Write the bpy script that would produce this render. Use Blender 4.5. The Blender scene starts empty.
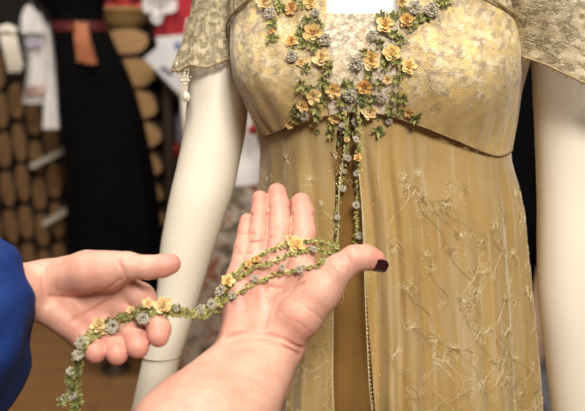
import bpy, math, random
import numpy as np
from mathutils import Vector, Matrix
from mathutils.bvhtree import BVHTree

random.seed(7)
rng = np.random.default_rng(11)
C = bpy.context.scene
COL = C.collection
PI = math.pi

# ------------------------------------------------------------------ camera, world, lights
CAM = Vector((0, 0, 1.40)); PITCH = math.radians(-14); F = 585 * 50 / 36
FW = Vector((0, math.cos(PITCH), math.sin(PITCH))); RT = Vector((1, 0, 0)); UP = RT.cross(FW)
cd = bpy.data.cameras.new('camera'); cam = bpy.data.objects.new('camera', cd); COL.objects.link(cam)
cam.location = CAM; cam.rotation_euler = (PI / 2 + PITCH, 0, 0)
cd.lens = 50; cd.sensor_width = 36; cd.clip_start = 0.02
cd.dof.use_dof = True; cd.dof.focus_distance = 0.735; cd.dof.aperture_fstop = 5.6
C.camera = cam
C.view_settings.view_transform = 'Standard'; C.view_settings.look = 'None'
C.view_settings.gamma = 1; C.view_settings.use_curve_mapping = False
C.view_settings.exposure = 0.0
w = bpy.data.worlds.new('world'); C.world = w; w.use_nodes = True
w.node_tree.nodes['Background'].inputs[0].default_value = (1.0, 0.93, 0.84, 1)
w.node_tree.nodes['Background'].inputs[1].default_value = 0.14

def area(name, loc, tgt, size, power, col=(1, 0.94, 0.85)):
    l = bpy.data.lights.new(name, 'AREA'); l.size = size; l.energy = power; l.color = col
    o = bpy.data.objects.new(name, l); COL.objects.link(o); o.location = loc
    o.rotation_euler = (Vector(tgt) - Vector(loc)).to_track_quat('-Z', 'Y').to_euler()
    return o
area('ceiling_light_front', (0.40, -0.95, 2.70), (0.05, 0.8, 1.1), 0.6, 66)
area('ceiling_light_over', (-0.25, 0.55, 2.75), (-0.1, 0.75, 1.0), 0.5, 23)
area('background_fill_light', (-0.9, 2.2, 2.75), (-0.9, 3.2, 0.9), 1.0, 34)  # unseen lamp added to brighten the background

# ------------------------------------------------------------------ pixel <-> place helpers
def W(px, py, D):                       # point seen at a pixel, D metres along the view axis
    return CAM + D * (FW + RT * ((px - 292.5) / F) + UP * ((205.5 - py) / F))
def at(px, py, Y):                      # point seen at a pixel on the upright plane y = Y
    d = FW + RT * ((px - 292.5) / F) + UP * ((205.5 - py) / F)
    return CAM + d * (Y / d.y)
def flo(px, py):
    d = FW + RT * ((px - 292.5) / F) + UP * ((205.5 - py) / F)
    return CAM + d * (-CAM.z / d.z)

# ------------------------------------------------------------------ object helpers
def tag(o, label=None, cat=None, group=None, kind=None):
    if label: o['label'] = label
    if cat: o['category'] = cat
    if group: o['group'] = group
    if kind: o['kind'] = kind
    return o
def empty(name, loc, label, cat, group=None, rz=0):
    o = bpy.data.objects.new(name, None); COL.objects.link(o); o.location = loc
    o.rotation_euler = (0, 0, rz); o.empty_display_size = .05
    tag(o, label, cat, group); return o

class MB:
    def __init__(s): s.v = []; s.f = []; s.uv = {}; s.mi = []
    def grid(s, P, closed_u=False, uv=None, flip=False, mi=0):
        # P[j][i], j rows
        nj = len(P); ni = len(P[0]); b = len(s.v)
        for r in P: s.v.extend([tuple(p) for p in r])
        for j in range(nj - 1):
            for i in range(ni if closed_u else ni - 1):
                i2 = (i + 1) % ni
                q = [b + j * ni + i, b + j * ni + i2, b + (j + 1) * ni + i2, b + (j + 1) * ni + i]
                if uv is not None:
                    uvq = [uv[j][i], uv[j][i + 1], uv[j + 1][i + 1], uv[j + 1][i]]
                    if flip: uvq = uvq[::-1]
                    s.uv[len(s.f)] = uvq
                s.f.append(q[::-1] if flip else q); s.mi.append(mi)
        return b
    def cap(s, ring, flip=False, mi=0):
        b = len(s.v); s.v.extend([tuple(p) for p in ring]); f = list(range(b, b + len(ring)))
        s.f.append(f[::-1] if flip else f); s.mi.append(mi)
    def tube(s, pts, r, n=6, caps=True, mi=0):
        pts = [Vector(p) for p in pts]; m = len(pts)
        rr = r if hasattr(r, '__len__') else [r] * m
        rows = []; nrm = None
        for i in range(m):
            t = (pts[min(i + 1, m - 1)] - pts[max(i - 1, 0)])
            t = t.normalized() if t.length > 1e-9 else Vector((0, 0, 1))
            if nrm is None:
                nrm = t.orthogonal().normalized()
            else:
                nrm = (nrm - t * nrm.dot(t))
                nrm = nrm.normalized() if nrm.length > 1e-6 else t.orthogonal().normalized()
            bn = t.cross(nrm)
            rows.append([pts[i] + (nrm * math.cos(a) + bn * math.sin(a)) * rr[i] for a in [2 * PI * k / n for k in range(n)]])
        s.grid(rows, closed_u=True, mi=mi)
        if caps: s.cap(rows[0], True, mi); s.cap(rows[-1], False, mi)
    def lathe(s, prof, n=24, c=(0, 0, 0), mi=0, M=None):
        rows = [[Vector((c[0] + r * math.cos(a), c[1] + r * math.sin(a), c[2] + z)) for a in [2 * PI * k / n for k in range(n)]] for r, z in prof]
        if M: rows = [[M @ p for p in r] for r in rows]
        s.grid(rows, closed_u=True, mi=mi)
        if prof[0][0] > 1e-5: s.cap(rows[0], True, mi)
        if prof[-1][0] > 1e-5: s.cap(rows[-1], False, mi)
    def box(s, c, d, M=None, mi=0):
        cx, cy, cz = c; x, y, z = [q / 2 for q in d]; b = len(s.v)
        vs = [Vector((cx + i * x, cy + j * y, cz + k * z)) for i in (-1, 1) for j in (-1, 1) for k in (-1, 1)]
        if M: vs = [M @ p for p in vs]
        s.v.extend([tuple(p) for p in vs])
        for q in ((0, 1, 3, 2), (4, 6, 7, 5), (0, 4, 5, 1), (2, 3, 7, 6), (0, 2, 6, 4), (1, 5, 7, 3)):
            s.f.append([b + k for k in q]); s.mi.append(mi)
    def bead(s, c, r, mi=0):
        b = len(s.v); c = Vector(c)
        for d in ((1, 0, 0), (-1, 0, 0), (0, 1, 0), (0, -1, 0), (0, 0, 1), (0, 0, -1)): s.v.append(tuple(c + Vector(d) * r))
        for q in ((0, 2, 4), (2, 1, 4), (1, 3, 4), (3, 0, 4), (2, 0, 5), (1, 2, 5), (3, 1, 5), (0, 3, 5)):
            s.f.append([b + k for k in q]); s.mi.append(mi)
    def build(s, name, mats, parent=None, smooth=True, label=None, bevel=0):
        me = bpy.data.meshes.new(name)
        me.from_pydata([tuple(v) for v in s.v], [], s.f)
        if not isinstance(mats, (list, tuple)): mats = [mats]
        for m in mats: me.materials.append(m)
        if len(mats) > 1: me.polygons.foreach_set('material_index', s.mi)
        if s.uv:
            ul = me.uv_layers.new(name='UVMap')
            for p in me.polygons:
                if p.index in s.uv:
                    for li, uv in zip(p.loop_indices, s.uv[p.index]): ul.data[li].uv = uv
        me.polygons.foreach_set('use_smooth', [smooth] * len(me.polygons))
        me.update()
        o = bpy.data.objects.new(name, me); COL.objects.link(o)
        if parent:
            o.parent = parent
            o.matrix_parent_inverse = parent.matrix_world_inv if hasattr(parent, 'matrix_world_inv') else world_m(parent).inverted()
        if bevel:
            b = o.modifiers.new('bevel', 'BEVEL'); b.width = bevel; b.segments = 2
        if label: o['label'] = label
        return o
def world_m(o):
    m = Matrix.LocRotScale(o.location, o.rotation_euler, o.scale)
    if o.parent: m = world_m(o.parent) @ o.matrix_parent_inverse @ m
    return m

def smoothpath(pts, n):
    P = np.array([list(p) for p in pts], float); m = len(P)
    out = []
    for t in np.linspace(0, m - 1, n):
        i = min(int(t), m - 2); u = t - i
        p0 = P[max(i - 1, 0)]; p1 = P[i]; p2 = P[i + 1]; p3 = P[min(i + 2, m - 1)]
        out.append(Vector(0.5 * ((2 * p1) + (-p0 + p2) * u + (2 * p0 - 5 * p1 + 4 * p2 - p3) * u * u + (-p0 + 3 * p1 - 3 * p2 + p3) * u ** 3)))
    return out
def sm_interp(x, xs, ys):
    # monotone-ish cubic interpolation through a table
    xs = list(xs); ys = list(ys)
    if xs[0] > xs[-1]: xs = xs[::-1]; ys = ys[::-1]
    if x <= xs[0]: return ys[0]
    if x >= xs[-1]: return ys[-1]
    i = max(k for k in range(len(xs) - 1) if xs[k] <= x)
    def sl(k):
        if k == 0: return (ys[1] - ys[0]) / (xs[1] - xs[0])
        if k == len(xs) - 1: return (ys[-1] - ys[-2]) / (xs[-1] - xs[-2])
        return (ys[k + 1] - ys[k - 1]) / (xs[k + 1] - xs[k - 1])
    h = xs[i + 1] - xs[i]; t = (x - xs[i]) / h
    return (2*t**3-3*t**2+1)*ys[i] + (t**3-2*t**2+t)*h*sl(i) + (-2*t**3+3*t**2)*ys[i+1] + (t**3-t**2)*h*sl(i+1)

# ------------------------------------------------------------------ materials
class NT:
    def __init__(s, name):
        s.m = bpy.data.materials.new(name); s.m.use_nodes = True; s.t = s.m.node_tree
        s.b = s.t.nodes['Principled BSDF']; s.o = s.t.nodes['Material Output']
    def n(s, typ, ins=None, **kw):
        x = s.t.nodes.new(typ)
        for k, v in kw.items(): setattr(x, k, v)
        for k, v in (ins or {}).items():
            if isinstance(v, bpy.types.NodeSocket): s.t.links.new(v, x.inputs[k])
            else: x.inputs[k].default_value = v
        return x
    def set(s, **kw):
        for k, v in kw.items():
            k = k.replace('_', ' ')
            if isinstance(v, bpy.types.NodeSocket): s.t.links.new(v, s.b.inputs[k])
            else: s.b.inputs[k].default_value = v
    def math(s, op, a, b=None, c=None):
        ins = {0: a}
        if b is not None: ins[1] = b
        if c is not None: ins[2] = c
        return s.n('ShaderNodeMath', ins, operation=op).outputs[0]
    def mix(s, f, a, b):
        x = s.t.nodes.new('ShaderNodeMix'); x.data_type = 'RGBA'
        for k, v in ((0, f), (6, a), (7, b)):
            if isinstance(v, bpy.types.NodeSocket): s.t.links.new(v, x.inputs[k])
            else: x.inputs[k].default_value = v if k == 0 else (v if len(v) == 4 else (*v, 1))
        return x.outputs[2]
    def ramp(s, f, lo, hi):
        return s.n('ShaderNodeMapRange', {0: f, 1: lo, 2: hi}, clamp=True).outputs[0]
    def noise(s, vec, scale, detail=3, rough=.6):
        return s.n('ShaderNodeTexNoise', {'Vector': vec, 'Scale': scale, 'Detail': detail, 'Roughness': rough}).outputs[0]
    def vor(s, vec, scale, feature='F1'):
        return s.n('ShaderNodeTexVoronoi', {'Vector': vec, 'Scale': scale}, feature=feature).outputs[0]
    def uv(s): return s.n('ShaderNodeTexCoord').outputs['UV']
    def ob(s): return s.n('ShaderNodeTexCoord').outputs['Object']
    def bump(s, h, strength=.3, dist=.001):
        x = s.n('ShaderNodeBump', {'Strength': strength, 'Distance': dist, 'Height': h})
        s.t.links.new(x.outputs[0], s.b.inputs['Normal'])
    def alpha(s, f):
        tr = s.t.nodes.new('ShaderNodeBsdfTransparent'); mx = s.t.nodes.new('ShaderNodeMixShader')
        if isinstance(f, bpy.types.NodeSocket): s.t.links.new(f, mx.inputs[0])
        else: mx.inputs[0].default_value = f
        s.t.links.new(tr.outputs[0], mx.inputs[1]); s.t.links.new(s.b.outputs[0], mx.inputs[2])
        s.t.links.new(mx.outputs[0], s.o.inputs[0])
    def net(s, uv, period):
        sp = s.n('ShaderNodeSeparateXYZ', {0: uv}); k = PI / period
        a = s.math('ABSOLUTE', s.math('SINE', s.math('MULTIPLY', s.math('ADD', sp.outputs[0], sp.outputs[1]), k)))
        b = s.math('ABSOLUTE', s.math('SINE', s.math('MULTIPLY', s.math('SUBTRACT', sp.outputs[0], sp.outputs[1]), k)))
        return s.math('MULTIPLY', a, b)       # 0 on the threads, 1 in the holes

def simple(name, col, rough=.6, col2=None, scale=40, metallic=0, sheen=0, bump=0, spec=.5):
    t = NT(name); o = t.ob()
    n = t.noise(o, scale, 4)
    c2 = col2 or tuple(max(0, c * .8) for c in col)
    t.set(Base_Color=t.mix(t.ramp(n, .35, .65), col, c2), Roughness=rough, Metallic=metallic)
    t.b.inputs['Sheen Weight'].default_value = sheen
    t.b.inputs['Specular IOR Level'].default_value = spec
    if bump: t.bump(n, bump, .002)
    return t.m

def m_skin():
    t = NT('skin'); o = t.ob()
    red = t.n('ShaderNodeAttribute', attribute_name='flush').outputs['Fac']
    n = t.noise(o, 55, 4); n2 = t.noise(o, 420, 3)
    base = t.mix(t.ramp(n, .35, .7), (.68, .41, .315), (.61, .315, .235))
    base = t.mix(t.ramp(n2, .5, .8), base, (.60, .295, .225))
    c = t.mix(t.math('MULTIPLY', red, .9), base, (.62, .22, .175))
    t.set(Base_Color=c, Roughness=.48, Subsurface_Weight=.2, Subsurface_Scale=.002)
    t.b.inputs['Subsurface Radius'].default_value = (1, .35, .2)
    t.b.inputs['Specular IOR Level'].default_value = .4
    v = t.vor(o, 700); t.bump(t.math('ADD', t.math('MULTIPLY', v, .5), n2), .35, .0006)
    return t.m
def m_cup():
    t = NT('gold_net_over_satin'); u = t.uv(); net = t.net(u, .0027)
    n = t.noise(u, 22, 4); n2 = t.noise(u, 90, 5, .7)
    sp = t.n('ShaderNodeSeparateXYZ', {0: u})
    base = t.mix(t.ramp(n, .35, .65), (.50, .33, .11), (.40, .255, .08))
    thread = t.mix(t.ramp(n2, .4, .6), (.68, .54, .27), (.50, .37, .16))
    c = t.mix(t.ramp(net, .15, .4), thread, base)
    # lace motifs, denser towards the top edge
    wv = t.n('ShaderNodeTexNoise', {'Vector': u, 'Scale': 120.0, 'Detail': 2.0, 'Distortion': 1.6}).outputs[0]
    lines = t.math('SUBTRACT', 1.0, t.ramp(t.math('ABSOLUTE', t.math('SUBTRACT', wv, .5)), .006, .035))
    hi = t.ramp(sp.outputs[1], -.045, .035)
    msk = t.ramp(t.math('ADD', t.math('MULTIPLY', t.noise(u, 62, 5, .7), .8), t.math('MULTIPLY', hi, .34)), .50, .58)
    lace = t.math('MULTIPLY', msk, t.math('MAXIMUM', lines, t.math('MULTIPLY', t.ramp(n2, .44, .58), .8)))
    pale = t.mix(t.ramp(t.noise(u, 150, 3), .44, .56), (.68, .60, .42), (.27, .215, .165))
    c = t.mix(t.math('MULTIPLY', t.ramp(t.noise(u, 40, 5, .7), .48, .60), t.math('MULTIPLY', hi, .75)), c, (.80, .61, .22))
    c = t.mix(t.math('MULTIPLY', lace, .9), c, pale)
    t.set(Base_Color=c, Roughness=.42); t.b.inputs['Sheen Weight'].default_value = .3
    t.bump(t.math('ADD', t.math('MULTIPLY', net, -.5), t.math('MULTIPLY', lace, .9)), .55, .0008)
    return t.m
def m_lace_cream():
    t = NT('cream_lace'); u = t.uv()
    n = t.noise(u, 170, 5, .7); vd = t.noise(u, 420, 3, .7)
    c = t.mix(t.ramp(n, .42, .58), (.78, .71, .57), (.38, .30, .20))
    c = t.mix(t.math('MULTIPLY', t.ramp(t.noise(u, 40, 2), .45, .6), .4), c, (.70, .52, .30))
    t.set(Base_Color=c, Roughness=.6); t.bump(t.math('ADD', n, vd), .8, .0012)
    return t.m
def m_sleeve():
    t = NT('beige_lace'); u = t.uv()
    n = t.noise(u, 140, 4, .7); net = t.net(u, .0024)
    wv = t.n('ShaderNodeTexNoise', {'Vector': u, 'Scale': 110.0, 'Detail': 2.0, 'Distortion': 1.5}).outputs[0]
    lines = t.math('SUBTRACT', 1.0, t.ramp(t.math('ABSOLUTE', t.math('SUBTRACT', wv, .5)), .01, .04))
    mot = t.math('MAXIMUM', t.ramp(t.noise(u, 95, 4), .48, .55), lines)
    c = t.mix(mot, (.24, .185, .09), (.45, .37, .225)); c = t.mix(t.ramp(n, .48, .62), c, (.60, .51, .35))
    t.set(Base_Color=c, Roughness=.65)
    holes = t.math('MULTIPLY', t.ramp(net, .2, .6), t.math('SUBTRACT', 1.0, t.math('MULTIPLY', mot, .8)))
    t.alpha(t.math('SUBTRACT', 1.0, t.math('MULTIPLY', holes, .8)))
    t.bump(t.math('ADD', n, mot), .7, .001)
    return t.m
def m_lining():
    t = NT('bronze_satin'); u = t.uv()
    n = t.noise(u, 12, 3)
    c = t.mix(t.ramp(n, .35, .65), (.27, .15, .04), (.22, .115, .03))
    t.set(Base_Color=c, Roughness=.34); t.b.inputs['Sheen Weight'].default_value = .15
    return t.m
def m_tulle():
    t = NT('gold_tulle'); u = t.uv(); net = t.net(u, .0021)
    n = t.noise(u, 14, 4); sp = t.n('ShaderNodeMapping', {'Vector': u, 'Scale': (60, 5, 1)})
    st = t.noise(sp.outputs[0], 1.0, 3)
    c = t.mix(t.ramp(n, .35, .65), (.61, .415, .155), (.51, .335, .11))
    c = t.mix(t.math('MULTIPLY', t.ramp(st, .5, .64), .45), c, (.66, .54, .34))
    st2 = t.noise(t.n('ShaderNodeMapping', {'Vector': u, 'Scale': (170, 7, 1)}).outputs[0], 1.0, 2)
    c = t.mix(t.math('MULTIPLY', t.ramp(st2, .56, .66), .5), c, (.74, .64, .46))
    c = t.mix(t.math('MULTIPLY', t.ramp(net, .1, .45), .3), c, (.40, .27, .10))
    t.set(Base_Color=c, Roughness=.5); t.b.inputs['Sheen Weight'].default_value = .8
    t.b.inputs['Sheen Roughness'].default_value = .35
    t.b.inputs['Sheen Tint'].default_value = (1, .93, .85, 1)
    t.alpha(t.math('SUBTRACT', .9, t.math('MULTIPLY', t.ramp(net, .3, .8), .35)))
    t.bump(t.math('MULTIPLY', net, -1.0), .4, .0007)
    return t.m
def m_wood_end():
    t = NT('cut_log_wood'); o = t.ob()
    sp = t.n('ShaderNodeSeparateXYZ', {0: o})
    r = t.math('SQRT', t.math('ADD', t.math('MULTIPLY', sp.outputs[0], sp.outputs[0]), t.math('MULTIPLY', sp.outputs[2], sp.outputs[2])))
    ring = t.math('SINE', t.math('ADD', t.math('MULTIPLY', r, 700), t.math('MULTIPLY', t.noise(o, 20, 3), 6)))
    c = t.mix(t.ramp(ring, -1, 1), (.56, .34, .15), (.45, .25, .10))
    t.set(Base_Color=c, Roughness=.75); return t.m
def m_floor():
    t = NT('wooden_floor_boards'); o = t.ob()
    br = t.n('ShaderNodeTexBrick', {'Vector': o, 'Color1': (.34, .17, .07, 1), 'Color2': (.27, .13, .05, 1), 'Mortar': (.10, .05, .02, 1), 'Scale': 1.0, 'Mortar Size': .004, 'Brick Width': 1.4, 'Row Height': .14})
    mp = t.n('ShaderNodeMapping', {'Vector': o, 'Scale': (2, 30, 1)})
    n = t.noise(mp.outputs[0], 2, 5)
    c = t.mix(t.math('MULTIPLY', t.ramp(n, .35, .7), .5), br.outputs[0], (.42, .22, .09))
    t.set(Base_Color=c, Roughness=.4); return t.m
def m_floral():
    t = NT('floral_print'); o = t.ob()
    n1 = t.n('ShaderNodeTexNoise', {'Vector': o, 'Scale': 22.0, 'Detail': 3.0, 'Distortion': .8}).outputs[0]
    n2 = t.noise(o, 34, 4); n3 = t.noise(o, 60, 3)
    c = t.mix(t.ramp(n2, .45, .6), (.60, .51, .42), (.40, .32, .27))
    c = t.mix(t.ramp(n1, .54, .60), c, (.36, .13, .075)); c = t.mix(t.ramp(n1, .45, .40), c, (.17, .14, .09))
    c = t.mix(t.ramp(n3, .58, .66), c, (.70, .62, .52))
    t.set(Base_Color=c, Roughness=.8); return t.m
def m_silver():
    t = NT('silver_ribbon'); o = t.ob()
    n = t.noise(o, 900, 3)
    c = t.mix(t.ramp(n, .35, .65), (.60, .55, .44), (.21, .18, .13))
    t.set(Base_Color=c, Roughness=.4, Metallic=.1); t.bump(n, .5, .0005); return t.m

M = dict(
    skin=m_skin(), cup=m_cup(), lace=m_lace_cream(), sleeve=m_sleeve(), lining=m_lining(), tulle=m_tulle(),
    mann=simple('mannequin_cream', (.88, .82, .69), .38, (.87, .80, .665), 8),
    mann_white=simple('mannequin_white', (.88, .86, .82), .5, (.86, .84, .79), 8),
    seam=simple('mannequin_seam', (.36, .31, .22), .7),
    cord=simple('olive_gold_cord', (.42, .37, .11), .6, (.62, .52, .24), 400),
    edge=simple('brown_cord', (.24, .16, .07), .6, (.36, .26, .13), 300),
    bead=simple('gold_beads', (.88, .74, .42), .22, (.95, .88, .7), 400, .5),
    pearl=simple('pearl_beads', (.90, .86, .74), .2, (.8, .72, .5), 300, .1),
    thread=simple('gold_thread', (.46, .31, .11), .4, (.34, .22, .08), 200, .3),
    threadp=simple('pale_thread', (.88, .78, .52), .4, (.72, .58, .32), 200, .2),
    rose=simple('yellow_silk', (.74, .50, .16), .5, (.80, .62, .30), 160, sheen=.2),
    rose2=simple('cream_silk', (.78, .62, .33), .5, (.72, .52, .22), 160, sheen=.2),
    rose3=simple('amber_silk', (.66, .37, .10), .5, (.74, .50, .19), 160, sheen=.2),
    silver=m_silver(),
    leaf=simple('olive_green_ribbon', (.22, .22, .045), .55, (.40, .38, .13), 240),
    leaf2=simple('moss_green_ribbon', (.085, .105, .028), .55, (.18, .19, .06), 240),
    nail=simple('plum_nail_varnish', (.025, .006, .011), .15, (.03, .007, .013), 100),
    blue=simple('blue_cotton', (.006, .024, .125), .8, (.012, .042, .19), 30, bump=.2, spec=.2),
    jeans=simple('dark_denim', (.03, .035, .06), .8), hair=simple('brown_hair', (.08, .04, .02), .5),
    shoe=simple('black_leather', (.015, .015, .016), .4),
    black=simple('black_velvet', (.0025, .0025, .003), .95, (.004, .004, .0045), 10, spec=.08),
    redband=simple('dark_red_ribbon', (.10, .010, .009), .6), orange=simple('rust_ribbon', (.48, .15, .07), .5, (.56, .22, .11), 30),
    white=simple('white_cotton', (.90, .87, .84), .8, (.78, .74, .75), 18), cream=simple('cream_fringe', (.82, .76, .64), .8),
    paper=simple('white_paper', (.82, .80, .80), .7, (.78, .76, .80), 20), purple=simple('violet_ink', (.22, .15, .27), .7), bluei=simple('blue_ink', (.08, .12, .45), .7),
    lilac=simple('lilac_cotton', (.55, .50, .62), .8), red=simple('crimson_cloth', (.50, .025, .04), .7, (.42, .02, .03), 12), redg=simple('red_wool', (.45, .03, .03), .7),
    wicker=simple('wicker', (.52, .33, .13), .7, (.36, .21, .07), 60, bump=.5),
    bark=simple('bark', (.05, .03, .018), .9, (.03, .018, .01), 30), logend=m_wood_end(), floor=m_floor(),
    wall=simple('dark_brown_wall', (.013, .009, .007), .8, (.009, .006, .005), 4), ceil=simple('plaster', (.55, .5, .44), .9),
    floral=m_floral(), wood=simple('dark_wood', (.06, .035, .02), .6), grey=simple('grey_paint', (.16, .16, .17), .6), beige=simple('beige_plastic', (.52, .33, .22), .5),
    steel=simple('brushed_steel', (.5, .5, .5), .3, metallic=.9))

# ------------------------------------------------------------------ the room
def room(name, c, d, m):
    b = MB(); b.box(c, d); o = b.build(name, m, smooth=False); o['kind'] = 'structure'; return o
room('floor', (0, 1.5, -.05), (6.2, 6.8, .1), M['floor'])
room('ceiling', (0, 1.5, 2.95), (6.2, 6.8, .1), M['ceil'])
room('wall_back', (0, 4.35, 1.45), (6.0, .1, 2.9), M['wall'])
room('wall_left', (-3.05, 1.5, 1.45), (.1, 5.8, 2.9), M['wall'])
room('wall_right', (3.05, 1.5, 1.45), (.1, 5.8, 2.9), M['wall'])
room('wall_front', (0, -1.85, 1.45), (6.0, .1, 2.9), M['ceil'])
room('baseboard_back', (0, 4.285, .05), (5.9, .03, .1), M['wood'])

# ------------------------------------------------------------------ gown on mannequin
YAX = 0.86; YAW = math.radians(15)
FWD = Vector((-math.sin(YAW), -math.cos(YAW), 0)); SID = Vector((math.cos(YAW), -math.sin(YAW), 0))
rows = [(-110, 300, 452), (-70, 262, 492), (-40, 240, 518), (0, 236, 520), (40, 237, 520), (80, 246, 512), (110, 255, 507), (135, 263, 503), (155, 268, 501), (180, 271, 505),
        (240, 277, 508), (300, 278, 511), (350, 276, 513), (411, 275, 516), (560, 238, 553), (760, 226, 566)]
ZT = []; CX = []; HW = []; BR = []
for py, xl, xr in rows:
    a = at(xl, py, YAX); b = at(xr, py, YAX)
    ZT.append(a.z); CX.append((a.x + b.x) / 2); HW.append((b.x - a.x) / 2)
ZPY = lambda py: at(383, py, YAX).z
def br(z): return sm_interp(z, [ZPY(760), ZPY(411), ZPY(240), ZPY(155), ZPY(80), ZPY(0), ZPY(-110)], [.95, .80, .74, .72, .66, .58, .60])
SQ = 2.25
Z_CUP = ZPY(72)
def cup_h(ph, z):
    h = 0
    for c in (-.66, .66):
        dz = z - Z_CUP; sz = .052 if dz > 0 else .046
        h += math.exp(-((ph - c) / .42) ** 2) * math.exp(-(dz / sz) ** 2)
    return h
def G(ph, z, off=0.0, cup=True):
    hw = sm_interp(z, ZT, HW); r = br(z)
    a = hw / math.sqrt(math.cos(YAW) ** 2 + (r * math.sin(YAW)) ** 2); b = a * r
    cx = sm_interp(z, ZT, CX)
    s, c = math.sin(ph), math.cos(ph)
    k = (abs(s) ** SQ + abs(c) ** SQ) ** (-1 / SQ)
    u = a * s * k; v = b * c * k
    n = Vector((u / (a * a), v / (b * b), 0)).normalized()
    o = off + (.027 * cup_h(ph, z) if cup and c > -.2 else 0)
    u += n.x * o; v += n.y * o
    return Vector((cx, YAX, z)) + SID * u + FWD * v
def seam_z(ph):      # the high curved waist seam under the cups
    t = min(1, min(abs(ph), PI - .2) / 1.15); t = t * t * (3 - 2 * t)
    return ZPY(100) + (ZPY(143 if ph > 0 else 136) - ZPY(100)) * t
gown_base = flo(383, 411); foot = Vector((sm_interp(0.2, ZT, CX), YAX, 0))
mq = empty('mannequin', foot, 'cream full-size mannequin wearing the gold gown, both long arms hanging', 'mannequin')
# torso (neck, chest, waist) inside the gown
b = MB(); P = []
tz = np.linspace(ZPY(300), ZPY(-70), 40)
for z in tz: P.append([G(-ph, z, -.012, cup=True) for ph in np.linspace(-PI, PI, 48, endpoint=False)])
top = P[-1]; cen = sum(top, Vector()) / len(top)
for sc, dz in ((.8, .022), (.56, .045), (.42, .07), (.37, .10), (.36, .14), (.355, .17)):
    P.append([cen + (p - cen) * sc + Vector((0, 0, dz)) for p in top])
b.grid(P, closed_u=True); b.cap(P[0], True); b.cap(P[-1])
b.build('torso', M['mann_white'], mq)
b = MB(); fz = Vector((sm_interp(ZPY(300), ZT, CX), YAX, 0))
b.tube([fz + Vector((0, 0, .02)), fz + Vector((0, 0, ZPY(300)))], .018, 12); b.build('pole', M['steel'], mq)
b = MB(); b.lathe([(.17, 0), (.17, .012), (.05, .022), (.02, .03)], 36, fz); b.build('base', M['steel'], mq)

def arm(tab, Y0, Y1, name):
    pts = []; rad = []
    b = MB(); rows_ = []
    pys = np.linspace(tab[0][0], tab[-1][0], 60)
    for py in pys:
        xl = sm_interp(py, [t[0] for t in tab], [t[1] for t in tab]); xr = sm_interp(py, [t[0] for t in tab], [t[2] for t in tab])
        t = min(1, max(0, (py - 60) / 350)); Y = Y0 + (Y1 - Y0) * t * t * (3 - 2 * t)
        l = at(xl, py, Y); r = at(xr, py, Y); c = (l + r) / 2; h = (r.x - l.x) / 2
        rows_.append([c + Vector((h * math.cos(a), h * 1.02 * math.sin(a), 0)) for a in np.linspace(0, 2 * PI, 36, endpoint=False)])
    c = sum(rows_[0], Vector()) / 36
    head = [[c + (p - c) * s + Vector((0, 0, d)) for p in rows_[0]] for s, d in ((.1, .03), (.5, .026), (.8, .016), (.95, .006))]
    b.grid(head + rows_, closed_u=True, flip=True); b.cap(head[0]); b.cap(rows_[-1], True)
    return b.build(name, M['mann'], mq), rows_
armL = [(-55, 208, 262), (0, 196, 245), (60, 190, 244), (100, 187, 248), (130, 184, 246), (165, 177, 239), (190, 171, 234), (220, 165, 224), (250, 160, 214), (290, 157, 202), (330, 149, 190), (357, 143, 181), (411, 131, 168), (450, 122, 158)]
armR = [(-55, 498, 566), (0, 520, 598), (57, 531, 603), (100, 534, 604), (140, 536, 606), (200, 538, 607), (250, 538, 606), (300, 539, 604), (350, 545, 604), (411, 552, 603), (470, 560, 602)]
aL, aLr = arm(armL, .905, .86, 'arm'); aR, aRr = arm(armR, .815, .79, 'arm')
# joint line on the forearm, then hands below the frame
def ringat(rows_, k, sc=1.012):
    r = rows_[k]; c = sum(r, Vector()) / len(r); return [c + (p - c) * sc for p in r]
k = min(range(60), key=lambda i: abs(np.linspace(-55, 450, 60)[i] - 357))
b = MB(); r = ringat(aLr, k, 1.0); r = [p + Vector((0, 0, -.004 * math.sin(2 * PI * i / 36))) for i, p in enumerate(r)]
b.tube(r + [r[0], r[1]], .0009, 6, False); b.build('joint_line', M['seam'], aL)
for rr, ar, sgn in ((aLr, aL, 1), (aRr, aR, -1)):
    c = sum(rr[-1], Vector()) / 36; d = (c - sum(rr[-6], Vector()) / 36).normalized(); hr = (rr[-1][0] - c).length
    b = MB(); side = Vector((0, 1, 0)); 
    b.tube([c - d * .01, c + d * .03, c + d * .07, c + d * .085], [hr * .98, hr * 1.02, hr * 1.05, hr * .6], 16)
    for q in (-1.5, -.5, .5, 1.5):
        L = .075 - abs(q + .3) * .008; s0 = c + d * .07 + side * (q * .014)
        b.tube([s0, s0 + d * L * .5, s0 + d * L * .85 + RT * .008 * sgn, s0 + d * L + RT * .012 * sgn], [.0085, .008, .007, .003], 10)
    s0 = c + d * .02 - side * .018
    b.tube([s0, s0 + d * .035 - side * .016, s0 + d * .062 - side * .022], [.012, .010, .005], 10)
    b.build('hand', M['mann'], ar)

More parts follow.
